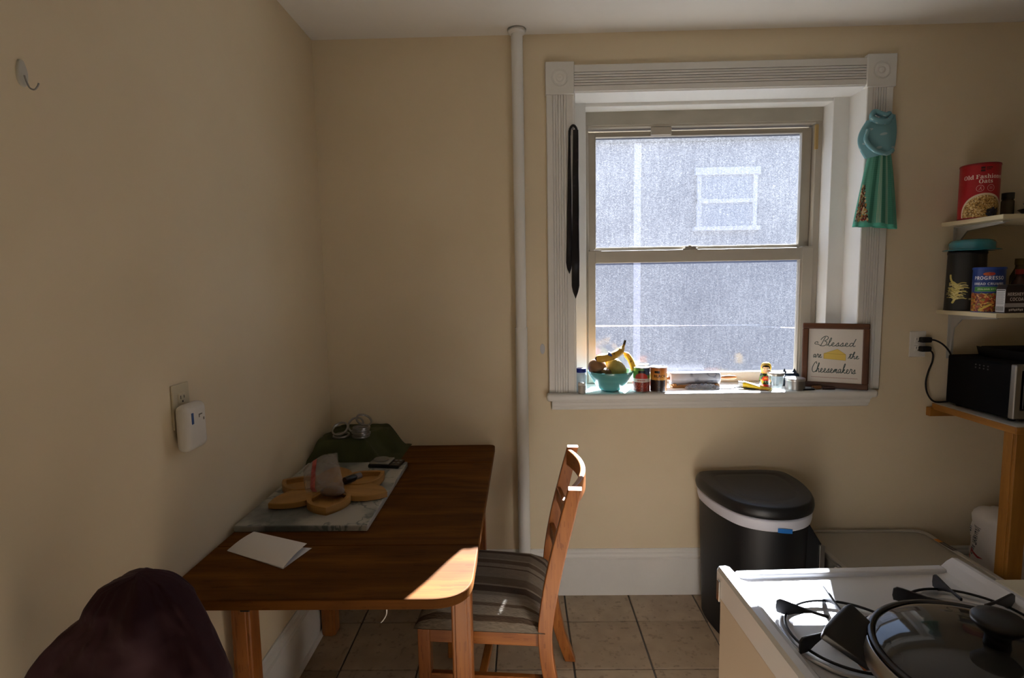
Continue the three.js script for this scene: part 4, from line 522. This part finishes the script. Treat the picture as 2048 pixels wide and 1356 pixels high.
  const btx = label(1024, 768, (g, w, h) => {
    g.fillStyle = '#17191a'; g.fillRect(0, 0, w, h); g.strokeStyle = '#cfc06a'; g.lineCap = 'round'; g.lineWidth = 24; g.beginPath(); g.moveTo(430, 300); g.quadraticCurveTo(430, 390, 500, 420); g.quadraticCurveTo(530, 520, 470, 660); g.stroke();
    for (let k = 0; k < 60; k++) { const t = k / 60, bx = 500 - t * 20, by = 420 + t * 220, a = (k % 2 ? -0.4 : Math.PI + 0.5) + (rnd() - 0.5), l = 30 + rnd() * 75; g.lineWidth = 5 + rnd() * 7; g.strokeStyle = ['#d6c878', '#b8a85a', '#e2d79a'][k % 3]; g.beginPath(); g.moveTo(bx, by); g.quadraticCurveTo(bx + Math.cos(a) * l * 0.6, by + Math.sin(a) * l - 12, bx + Math.cos(a) * l, by + Math.sin(a) * l * 0.8); g.stroke(); } g.fillStyle = '#a8a07a'; g.fillRect(600, 600, 26, 22);
  });
  part('body', mv(new THREE.CylinderGeometry(0.066, 0.07, 0.245, 48, 1, true), 0, 0.1225, 0), mat(0xffffff, 0.45, { map: btx }), bc); part('rim', lathe([[0.0, 0.25], [0.064, 0.25], [0.068, 0.247], [0.068, 0.238], [0.066, 0.236]].reverse(), 48), M.black, bc); part('base', cyl(0.0705, 0.0705, 0.006, 48), M.black, bc);
  solo('teal_dish', lathe([[0, 0.048], [0.06, 0.047], [0.074, 0.042], [0.08, 0.03], [0.081, 0.008], [0.098, 0.005], [0.099, 0.001], [0.078, 0.0], [0.077, 0.03], [0.07, 0.039], [0, 0.043]].reverse(), 56), phys(0x2f7f8c, 0.2, { clearcoat: 0.5 }), 'teal dish turned upside down on the tall black canister', 'dish', [2.782, y2 + 0.2505, 0.1]);
  const pr = thing('breadcrumb_can', 'blue cardboard canister of bread crumbs on the lower shelf', 'canister', [2.773, y2, 0.208], facing(2.773, 0.208, 0));
  const ptx = label(1024, 640, (g, w, h) => {
    g.fillStyle = '#1c3a80'; g.fillRect(0, 0, w, h); g.textAlign = 'center'; g.fillStyle = '#c05a2a'; g.beginPath(); g.ellipse(w / 2, 66, 60, 26, 0, 0, 7); g.fill(); g.fillStyle = '#b03028'; g.beginPath(); g.ellipse(w / 2 + 30, 62, 30, 20, 0, 0, 7); g.fill(); g.fillStyle = '#e4e4ea'; g.font = 'bold 74px sans-serif'; g.fillText('PROGRESSO', w / 2, 152, 330); g.font = 'bold 50px sans-serif'; g.fillText('BREAD CRUMBS', w / 2, 232, 330); g.fillStyle = '#3a8a3c'; g.fillRect(w / 2 - 150, 262, 300, 66); g.strokeStyle = '#8fbf7a'; g.lineWidth = 4; g.strokeRect(w / 2 - 150, 262, 300, 66); g.fillStyle = '#d9e8b8'; g.font = 'bold 32px sans-serif'; g.fillText('ITALIAN STYLE', w / 2, 306);
    g.fillStyle = '#8a3f1e'; g.fillRect(0, 360, w, 280); for (let k = 0; k < 900; k++) { g.fillStyle = ['#b8642c', '#c98a3a', '#6a2a14', '#d9a85a', '#a83c24', '#8a8a3a'][k % 6]; g.beginPath(); g.ellipse(rnd() * w, 360 + rnd() * 280, 8 + rnd() * 16, 5 + rnd() * 9, rnd() * 3, 0, 7); g.fill(); } g.strokeStyle = '#d6b84e'; g.lineWidth = 26; g.beginPath(); g.moveTo(w / 2 - 90, 620); g.lineTo(w / 2 + 40, 520); g.stroke();
  });
  part('label_wrap', mv(new THREE.CylinderGeometry(0.052, 0.052, 0.168, 48, 1, true), 0, 0.086, 0), mat(0xffffff, 0.4, { map: ptx }), pr); part('lid', mv(lathe([[0, 0.01], [0.051, 0.01], [0.054, 0.008], [0.054, 0]].reverse(), 48), 0, 0.17, 0), mat(0x24469a, 0.4), pr); part('base', cyl(0.0525, 0.0525, 0.003, 48), mat(0x24469a, 0.5), pr);
  const cb = thing('cocoa_box', 'dark brown cocoa tin with a white nutrition panel on the shelf edge', 'tin', [2.78, y2, 0.287], 0);
  const front = label(512, 512, (g, w, h) => { g.fillStyle = '#2a1b1b'; g.fillRect(0, 0, w, h); g.fillStyle = '#d4ccc8'; g.textAlign = 'center'; g.font = 'bold 92px sans-serif'; g.fillText("HERSHEY'S", w / 2, 170, 440); g.fillText('COCOA', w / 2, 270, 330); g.fillStyle = '#a39c9a'; g.fillRect(0, 315, w, 80); g.fillStyle = '#c9c2be'; for (let k = 0; k < 8; k++) g.fillRect(90 + k * 42, 432 - (k % 3) * 6, 30, 40); });
  const sideT = label(256, 512, (g, w, h) => { g.fillStyle = '#2a1b1b'; g.fillRect(0, 0, w, h); g.fillStyle = '#d8d8d8'; g.fillRect(14, 40, w - 28, h - 60); g.fillStyle = '#333'; g.fillRect(22, 54, w - 48, 16); for (let k = 0; k < 14; k++) g.fillRect(24, 96 + k * 18, k % 3 ? 180 : 205, 4); for (let k = 0; k < 34; k++) g.fillRect(28 + k * 5.6, 380, 1 + (k * 7) % 4, 90); });
  const bb = new THREE.BoxGeometry(0.085, 0.1, 0.046); const dm = mat(0x2a1b1b, 0.4); part('carton', mv(bb, 0.02, 0.05, 0), [dm, mat(0xffffff, 0.4, { map: sideT }), dm, dm, mat(0xffffff, 0.4, { map: front }), dm], cb); part('lid', mv(new RoundedBoxGeometry(0.08, 0.012, 0.046, 2, 0.004), 0.02, 0.104, 0), mat(0x1d1414, 0.4), cb);
  const bottle = (n, l, x, z, h, r, body, cap, group) => { const t = thing(n, l, 'bottle', [x, y2, z]); part('body', lathe([[0, 0], [r, 0], [r + 0.001, 0.003], [r, h * 0.66], [r * 0.5, h * 0.82], [r * 0.45, h * 0.9], [0, h * 0.9]], 28), body, t); part('cap', cyl(r * 0.55, r * 0.55, h * 0.12, 20, h * 0.88), cap, t); return t; };
  bottle('sauce_bottle', 'dark sauce bottle with a red cap behind the bread crumbs', 2.935, 0.16, 0.17, 0.026, mat(0x4a2a1c, 0.2), mat(0x9b2a22, 0.4)); bottle('oil_bottle', 'amber bottle with an olive cap behind the cocoa tin', 2.985, 0.1, 0.215, 0.03, mat(0x5a4a1a, 0.2), mat(0x5f5418, 0.4)); bottle('vinegar_bottle', 'dark bottle with a yellow cap at the frame edge of the lower shelf', 3.04, 0.12, 0.22, 0.032, mat(0x3a2f24, 0.2), mat(0xa8902a, 0.4));
}
// ---------------------------------------------------------------- wooden cart, toaster oven, things below
{
  const c = thing('kitchen_cart', 'white topped cart with square oak legs standing at the wall', 'cart', [0, 0, 0]); const x0 = 2.72, x1 = 3.5, z0 = 0.02, z1 = 0.44, y = 0.9;
  part('top', box(x0, x1, y - 0.018, y, z0, z1, 0.003), mat(0xb9b5aa, 0.5), c); part('trim_board', grainUV(box(x0 - 0.006, x0 + 0.004, y - 0.028, y - 0.002, z0, z1 + 0.006, 0.002), 'z', 1.4), M.cart, c); part('trim_board', grainUV(box(x0 - 0.006, x1, y - 0.028, y - 0.002, z1, z1 + 0.008, 0.002), 'x', 1.4), M.cart, c);
  for (const [x, z] of [[x0 + 0.04, z1 - 0.03], [x1 - 0.03, z1 - 0.03], [x0 + 0.03, z0 + 0.03], [x1 - 0.03, z0 + 0.03]]) if (z > 0.2) part('leg', grainUV(merge([box(x - 0.03, x + 0.03, 0, y - 0.02, z - 0.022, z + 0.022, 0.004), box(x - 0.034, x - 0.012, 0, y - 0.022, z - 0.03, z + 0.01, 0.003)]), 'y', 1.4, x, z), M.cart, c); else part('wall_cleat', grainUV(box(x - 0.05, x + 0.09, y - 0.06, y - 0.02, 0.004, 0.03, 0.003), 'x', 1.4), M.cart, c);
  part('lower_shelf', grainUV(box(x0 + 0.02, x1 - 0.02, 0.16, 0.178, z0 + 0.01, z1 - 0.02, 0.002), 'x', 1.4), M.cart, c);
  const o = thing('toaster_oven', 'black toaster oven with a brushed steel door frame on the cart', 'oven', [0, y, 0]); const a = 2.748, b = 3.2;
  part('housing', box(a, b, 0.012, 0.222, 0.05, 0.372, 0.008), phys(0x060607, 0.8, { specularIntensity: 0.3 }), o); for (const x of [a + 0.04, b - 0.04]) for (const z of [0.08, 0.34]) part('foot', mv(cyl(0.012, 0.01, 0.014, 14), x, 0, z), M.rubber, o);
  part('front_frame', merge([box(a - 0.002, a + 0.024, 0.014, 0.224, 0.366, 0.392, 0.006), box(a, b, 0.2, 0.224, 0.366, 0.39, 0.004), box(a, b, 0.014, 0.05, 0.366, 0.39, 0.004), box(b - 0.1, b, 0.014, 0.224, 0.366, 0.39, 0.004)]), M.brushed, o, 'brushed steel frame'); part('glass_door', box(a + 0.04, b - 0.1, 0.05, 0.2, 0.37, 0.382, 0.003), mat(0x1c1410, 0.1), o); part('vent_holes', merge([0, 1, 2, 3].flatMap((i) => [0, 1].map((j) => box(a - 0.0012, a + 0.002, 0.185 + j * 0.012, 0.19 + j * 0.012, 0.2 + i * 0.02, 0.206 + i * 0.02, 0)))), mat(0x3a3a3c, 0.5), o);
  const p = thing('baking_pan', 'black baking pan resting on top of the toaster oven', 'pan', [0, y + 0.2225, 0]); part('pan', merge([box(2.86, 3.2, 0, 0.004, 0.1, 0.33, 0.001), (() => { const g = extrude(shapeOf([[2.85, 0], [2.838, 0.038], [2.832, 0.04], [2.845, 0]]), 0.24); g.translate(0, 0, 0.095); return g; })(), box(2.85, 3.2, 0.002, 0.04, 0.325, 0.33, 0.001), box(2.85, 3.2, 0.002, 0.04, 0.098, 0.103, 0.001)]), mat(0x141314, 0.4), p);
  solo('paper_sheet', sheet((u, v) => [2.93 + u * 0.22, 0.006 * Math.sin(u * 5), 0.15 + v * 0.14], 8, 4).rotateZ(0.12).translate(0.14, y + 0.275 - 0.36, 0), mat(0x9a968c, 0.8, { side: THREE.DoubleSide }), 'loose grey paper sheet sticking out of the baking pan', 'paper');
}
{
  const bagTex = (s, words) => canvasTex(512, 512, (g, w, h) => { g.fillStyle = '#cfcac6'; g.fillRect(0, 0, w, h); g.save(); g.translate(w * 0.5, h * 0.5); g.rotate(Math.PI / 2 - 0.12); g.fillStyle = '#2a3040'; g.font = 'bold 34px sans-serif'; g.textAlign = 'center'; words.forEach((t, i) => g.fillText(t, -10 + i * 24, -60 + i * 44)); g.restore(); g.strokeStyle = '#a8323a'; g.lineWidth = 12; g.beginPath(); g.moveTo(260, 380); g.lineTo(300, 350); g.lineTo(300, 420); g.lineTo(340, 380); g.stroke(); g.strokeStyle = '#30523c'; g.lineWidth = 8; g.beginPath(); g.moveTo(0, 330); g.lineTo(120, 320); g.stroke(); void s; });
  const sack = (n, l, x, z, w, d, h, tex, s) => solo(n, sheet((u, v) => { const a = u * Math.PI * 2, q = (t) => Math.sign(t) * Math.abs(t) ** 0.6, e = v < 0.1 ? Math.sqrt(v / 0.1) : v > 0.85 ? Math.sqrt(Math.max(0, 1 - ((v - 0.85) / 0.15) ** 2)) : 1, nn = 1 + 0.1 * noise3(Math.cos(a) * 3 + s, v * 5 + s, Math.sin(a) * 3 + s) + 0.06 * noise3(Math.cos(a) * 8 + s, v * 14 + s, Math.sin(a) * 8 + s); return [q(Math.cos(a)) * w * e * nn, v * h, q(Math.sin(a)) * d * e * nn]; }, 60, 30, true), mat(0xffffff, 0.4, { map: tex, side: THREE.DoubleSide }), l, 'sack', [x, 0.178, z]);
  sack('rice_sack', 'white printed rice sack leaning behind the oak cart leg', 2.9, 0.2, 0.07, 0.1, 0.3, bagTex(1, ['NET WT', 'NATURAL RICE']), 3); sack('rice_sack', 'fuller white rice sack with red print at the frame edge, right of the cart leg', 3.085, 0.22, 0.085, 0.11, 0.34, bagTex(2, ['THE']), 9);
  // translucent storage box
  const t = thing('storage_box', 'translucent plastic storage box with a flat lid beside the bin', 'storage box', [0, 0, 0]); const pl = phys(0xc8c4b8, 0.5, { transmission: 0.35, thickness: 0 });
  part('tub', merge([box(2.17, 2.66, 0, 0.3, 0.08, 0.085, 0.002), box(2.17, 2.66, 0, 0.3, 0.5, 0.505, 0.002), box(2.17, 2.175, 0, 0.3, 0.08, 0.505, 0.002), box(2.655, 2.66, 0, 0.3, 0.08, 0.505, 0.002), box(2.17, 2.66, 0, 0.005, 0.08, 0.505, 0.002)]), pl, t);
  const ls = new THREE.Shape(), X0 = 2.14, X1 = 2.69, Z0 = -0.04, Z1 = -0.54, R = 0.05; ls.moveTo(X0 + R, Z0); ls.lineTo(X1 - R, Z0); ls.quadraticCurveTo(X1, Z0, X1, Z0 - R); ls.lineTo(X1, Z1 + R); ls.quadraticCurveTo(X1, Z1, X1 - R, Z1); ls.lineTo(X0 + R, Z1); ls.quadraticCurveTo(X0, Z1, X0, Z1 + R); ls.lineTo(X0, Z0 - R); ls.quadraticCurveTo(X0, Z0, X0 + R, Z0);
  part('lid', mv(rot(extrude(ls, 0.016, 0.004), -Math.PI / 2), 0, 0.302, 0), mat(0xa39c8c, 0.35), t); const rimIn = new THREE.Path(); rimIn.setFromPoints(ls.getPoints(10).map((p) => new THREE.Vector2(lerp(p.x, 2.415, 0.07), lerp(p.y, -0.29, 0.07))).reverse()); const rs = ls.clone(); rs.holes.push(rimIn); part('lid_rim', mv(rot(extrude(rs, 0.008, 0.002), -Math.PI / 2), 0, 0.316, 0), mat(0xada698, 0.35), t);
  const stk = canvasTex(256, 64, (g, w, h) => { g.fillStyle = '#2a2522'; g.fillRect(0, 0, w, h); g.fillStyle = '#c47a24'; g.fillRect(0, 0, 76, h); g.fillStyle = '#8a8078'; for (let k = 0; k < 9; k++) g.fillRect(92 + k * 17, 20, 11, 22); }); const sg = new THREE.PlaneGeometry(0.105, 0.022); sg.rotateX(-Math.PI / 2); sg.rotateY(-Math.PI / 2 + 0.05); sg.translate(2.672, 0.3262, 0.2); part('sticker', sg, mat(0xffffff, 0.5, { map: stk }), t, 'orange and black sticker');
}
// ---------------------------------------------------------------- bin
{
  const outline = (k, ox = 0, oz = 0) => { const pts = [[1.66, 0.07], [1.72, 0.055], [1.85, 0.052], [1.98, 0.056], [2.035, 0.08], [2.055, 0.16], [2.05, 0.27], [2.025, 0.37], [1.97, 0.45], [1.88, 0.495], [1.79, 0.49], [1.71, 0.44], [1.665, 0.35], [1.64, 0.24], [1.636, 0.13]], c = [1.85, 0.26]; const cv = new THREE.CatmullRomCurve3(pts.map(([x, z]) => V(c[0] + (x - c[0]) * k + ox, 0, c[1] + (z - c[1]) * k + oz)), true); return cv.getPoints(72); };
  const loft = (rows, capTop = true, capBottom = false) => { const R = rows.map(([y, k]) => outline(k).map((p) => [p.x, y + 0, p.z])); const all = R.slice(); if (capTop) all.push(R[R.length - 1].map(([, y]) => [1.85, y, 0.26])); if (capBottom) all.unshift(R[0].map(([, y]) => [1.85, y, 0.26])); return sheet((u, v) => all[Math.round(v * (all.length - 1))][Math.round((1 - u) * 72)], 72, all.length - 1, true); };
  const b = thing('trash_bin', 'black step bin with a domed lid standing by the window wall', 'bin'); const bm = mat(0x0b0f15, 0.5);
  part('body', loft([[0.0, 0.84], [0.01, 0.86], [0.3, 0.9], [0.52, 0.93], [0.535, 0.93]], true, true), bm, b); part('lid', loft([[0.568, 0.95], [0.572, 0.99], [0.585, 1.0], [0.6, 0.99], [0.612, 0.96], [0.616, 0.93], [0.617, 0.8], [0.617, 0.72], [0.614, 0.69], [0.616, 0.66], [0.618, 0.5]], true, true), mat(0x101317, 0.42), b);
  part('hinge_housing', (() => { const g = extrude(shapeOf([[1.88, 0.03], [2.036, 0.03], [2.036, 0.435], [1.988, 0.515], [1.88, 0.517]]), 0.29, 0.004); g.translate(0, 0, 0.13); return g; })(), bm, b); part('steel_strip', box(2.022, 2.042, 0.03, 0.437, 0.414, 0.426, 0.002), M.brushed, b, 'narrow steel strip');
  const l = thing('bin_liner', 'white bag hanging over the rim of the black bin with blue tape', 'bin bag'); part('bag_rim', loft([[0.52, 0.935], [0.522, 0.95], [0.535, 0.965], [0.55, 0.965], [0.558, 0.975], [0.567, 0.965], [0.5675, 0.9]], false), phys(0xd8dbe8, 0.5, { transmission: 0.15, thickness: 0, side: THREE.DoubleSide }), l); const pt = at(1548, 1050, 'z', 0.49); part('tape', (() => { const q = outline(0.972).filter((p) => p.z > 0.4 && p.x > 1.82 && p.x < 1.885).sort((m, n) => m.x - n.x); return sheet((u, v) => { const p = q[Math.round(u * (q.length - 1))]; return [p.x, lerp(0.523, 0.54, v) - 0.006 * u, p.z + 0.003]; }, q.length - 1, 2); })(), mat(0x1f6fc0, 0.5, { side: THREE.DoubleSide }), l, 'strip of blue tape'); void pt;
  const w = thing('crumpled_package', 'crumpled white printed package wedged between the bin and the storage box', 'package', [2.085, 0, 0.45]); part('wrapper', sheet((u, v) => { const a = u * Math.PI * 2, e = Math.sin(Math.PI * clamp(v, 0.02, 0.98)) ** 0.35, n = 1 + 0.25 * noise3(Math.cos(a) * 3 + 4, v * 6, Math.sin(a) * 3 + 6); return [Math.cos(a) * 0.02 * e * n, 0.16 + v * 0.2, Math.sin(a) * 0.045 * e * n]; }, 40, 24, true), mat(0xffffff, 0.5, { map: canvasTex(128, 256, (g, ww, h) => { g.fillStyle = '#cfcbc6'; g.fillRect(0, 0, ww, h); g.fillStyle = '#4a2a2a'; for (let k = 0; k < 8; k++) g.fillRect(rnd() * 90, 40 + rnd() * 180, 20, 8); }), side: THREE.DoubleSide }), w); part('lower_box', box(-0.03, 0.03, 0, 0.17, -0.06, 0.05, 0.004), mat(0x6b6258, 0.8), w);
}
// ---------------------------------------------------------------- stove
const ST = thing('gas_stove', 'white enamel gas stove with raised side edges in the room beside the table', 'stove', [1.2875, 0, 1.383], 0.04), SW = 0.47, SD = 0.62;
{
  const e = shapeOf([[0, 0.868], [0, 0.914], [0.004, 0.921], [0.016, 0.922], [0.024, 0.919], [0.036, 0.906], [0.05, 0.903], [SW - 0.055, 0.903], [SW - 0.04, 0.906], [SW - 0.026, 0.919], [SW - 0.016, 0.925], [SW - 0.006, 0.924], [SW, 0.915], [SW, 0.868]]);
  part('cooktop', extrude(e, SD, 0.002), M.enamel, ST); part('back_ledge', box(0.034, SW - 0.038, 0.898, 0.912, -0.002, 0.018, 0.005), M.enamel, ST); part('gap_strip', box(0.006, SW - 0.006, 0.862, 0.87, 0.004, SD - 0.004, 0), M.rubber, ST);
  part('body', box(0.004, SW - 0.004, 0.17, 0.864, 0.006, SD - 0.006, 0.004), mat(0xcfc0ad, 0.4), ST, 'beige side panels'); part('plinth', box(0.03, SW - 0.03, 0.1289, 0.18, 0.03, SD - 0.05, 0.002), M.black, ST); part('side_clip', box(-0.003, 0.002, 0.86, 0.9, 0.006, 0.018, 0.001), M.chrome, ST);
  for (const [bx, bz] of [[0.13, 0.2], [0.345, 0.175], [0.13, 0.46], [0.345, 0.46]]) {
    const k = part('drip_bowl', mv(lathe([[0.028, 0.0], [0.05, -0.001], [0.075, 0.006], [0.088, 0.0105], [0.096, 0.0125], [0.1, 0.011], [0.1, 0.0075], [0.0, 0.0072]].map((p) => p), 56), bx, 0.897, bz), mat(0xd4d4d6, 0.3, { metalness: 0.55 }), ST, 'bright drip bowl');
    part('burner_head', mv(lathe([[0, 0.0265], [0.022, 0.0265], [0.025, 0.024], [0.025, 0.018], [0.031, 0.017], [0.032, 0.01], [0.034, 0.009], [0.034, 0.002], [0.05, 0.0015], [0.05, 0], [0, 0]].reverse(), 40), bx, 0.897, bz), mat(0x1b1b1d, 0.4, { metalness: 0.5 }), k);
    const gr = part('grate_ring', mv(rot(new THREE.TorusGeometry(0.091, 0.0022, 8, 56), Math.PI / 2), bx, 0.914, bz), M.black, ST);
    for (let i = 0; i < 6; i++) { const s = shapeOf([[0.03, 0.013], [0.055, 0.013], [0.078, 0.003], [0.09, -0.004], [0.106, -0.004], [0.108, 0.004], [0.107, 0.016], [0.102, 0.02], [0.094, 0.02], [0.06, 0.017], [0.03, 0.018]]), g = mv(extrude(s, 0.004, 0.001), 0, 0, -0.002); rot(g, 0, (i * 60 + 20) * Math.PI / 180); part('grate_arm', mv(g, bx, 0.915, bz), mat(0x1a1a1d, 0.35), gr); }
  }
  for (let i = 0; i < 4; i++) part('knob', mv(rot(lathe([[0, 0], [0.02, 0], [0.02, 0.006], [0.014, 0.008], [0.012, 0.022], [0, 0.023]], 20), Math.PI / 2), 0.08 + i * 0.1, 0.82, SD - 0.006), M.black, ST);
  const K = 1.098; ST.traverse((o) => { if (o.isMesh) o.geometry.scale(K, K, K).translate(0, -0.1415, 0); });
}
{
  const C = V(1.53, 0, 1.772), y0 = 0.8935, K = 1.098;
  const p = thing('saute_pan', 'steel saute pan with a copper band and black handle on the stove', 'pan', [C.x, y0, C.z]);
  part('body', lathe([[0, 0.003], [0.12, 0.003], [0.134, 0.007], [0.143, 0.015], [0.145, 0.022], [0.143, 0.03], [0.137, 0.036], [0.134, 0.037], [0.133, 0.035], [0.14, 0.022], [0.132, 0.011], [0.118, 0.006], [0, 0.006]], 72), M.steel, p); part('copper_base', cyl(0.12, 0.122, 0.006, 64, -0.0005), mat(0xc77a4e, 0.35, { metalness: 0.9 }), p, 'copper coloured base');
  p.scale.setScalar(K); const a = at(1768, 1306, 'y', 0.92).sub(C).divideScalar(K).add(C), b = at(1692, 1264, 'y', 0.925).sub(C).divideScalar(K).add(C), dir = b.clone().sub(a), yaw = Math.atan2(-dir.z, dir.x), hg = sheet((u, v) => { const an = u * Math.PI * 2, q = (t) => Math.sign(t) * Math.abs(t) ** 0.45, e = v < 0.06 ? Math.sqrt(v / 0.06) : v > 0.9 ? Math.sqrt(Math.max(0, 1 - ((v - 0.9) / 0.1) ** 2)) : 1; return [v * 0.07, q(Math.sin(an)) * lerp(0.008, 0.011, v) * e, q(Math.cos(an)) * lerp(0.03, 0.04, v) * e]; }, 40, 40, true);
  const hh = part('handle', hg, mat(0x0d0e11, 0.35, { side: THREE.DoubleSide }), p, 'broad black handle'); hh.position.set(a.x - C.x, 0.016, a.z - C.z); hh.rotation.set(0.35, yaw, 0.12); part('bracket', box(-0.012, 0.012, -0.006, 0.006, -0.014, 0.014, 0.002), M.brushed, p).position.set(a.x - C.x + 0.004, 0.024, a.z - C.z);
  { const w = at(1734, 1324, 'y', 0.893).sub(V(C.x, y0, C.z)).divideScalar(K); part('copper_lug', box(-0.009, 0.009, -0.008, 0.008, -0.008, 0.008, 0.002), mat(0xc77a4e, 0.35, { metalness: 0.7 }), p, 'copper coloured lug').position.copy(w); }
  const l = thing('pan_lid', 'round glass lid with a steel rim and black knob covering the saute pan', 'lid', [C.x, y0 + 0.0375 * K, C.z]); l.scale.setScalar(K);
  part('glass_dome', lathe([[0.1285, 0.002], [0.12, 0.0075], [0.1, 0.0145], [0.07, 0.021], [0.04, 0.0245], [0.001, 0.0255]], 72), phys(0x8a8a88, 0.05, { transmission: 0.9, thickness: 0, side: THREE.DoubleSide }), l, 'tinted glass'); part('rim', lathe([[0.128, -0.0], [0.134, -0.0], [0.136, 0.002], [0.135, 0.0045], [0.131, 0.0055], [0.127, 0.0045], [0.128, 0.0]], 72), mat(0x4a4a4c, 0.25, { metalness: 1 }), l, 'steel rim');
  part('knob', mv(lathe([[0, 0], [0.014, 0], [0.013, 0.008], [0.0135, 0.014], [0.022, 0.021], [0.028, 0.028], [0.0285, 0.033], [0.025, 0.037], [0.012, 0.0395], [0, 0.04]], 40), 0, 0.0255, 0), mat(0x111114, 0.4), l);
}
{ // counter beyond the stove
  const c = thing('counter_cabinet', 'pale beige counter cabinet behind the right edge of the stove', 'cabinet'); part('worktop', box(1.838, 3.0, 0.818, 0.85, 1.405, 2.1, 0.004), mat(0xd2c7ab, 0.5), c); part('cabinet_body', box(1.845, 3.0, 0.06, 0.818, 1.43, 2.08, 0.003), mat(0xc2b698, 0.5), c); part('plinth', box(1.86, 3.0, 0, 0.06, 1.48, 2.03, 0.002), M.black, c);
}
scene.traverse((o) => { if (o.isMesh) { o.castShadow = true; o.receiveShadow = true; } });
renderer.render(scene, camera);
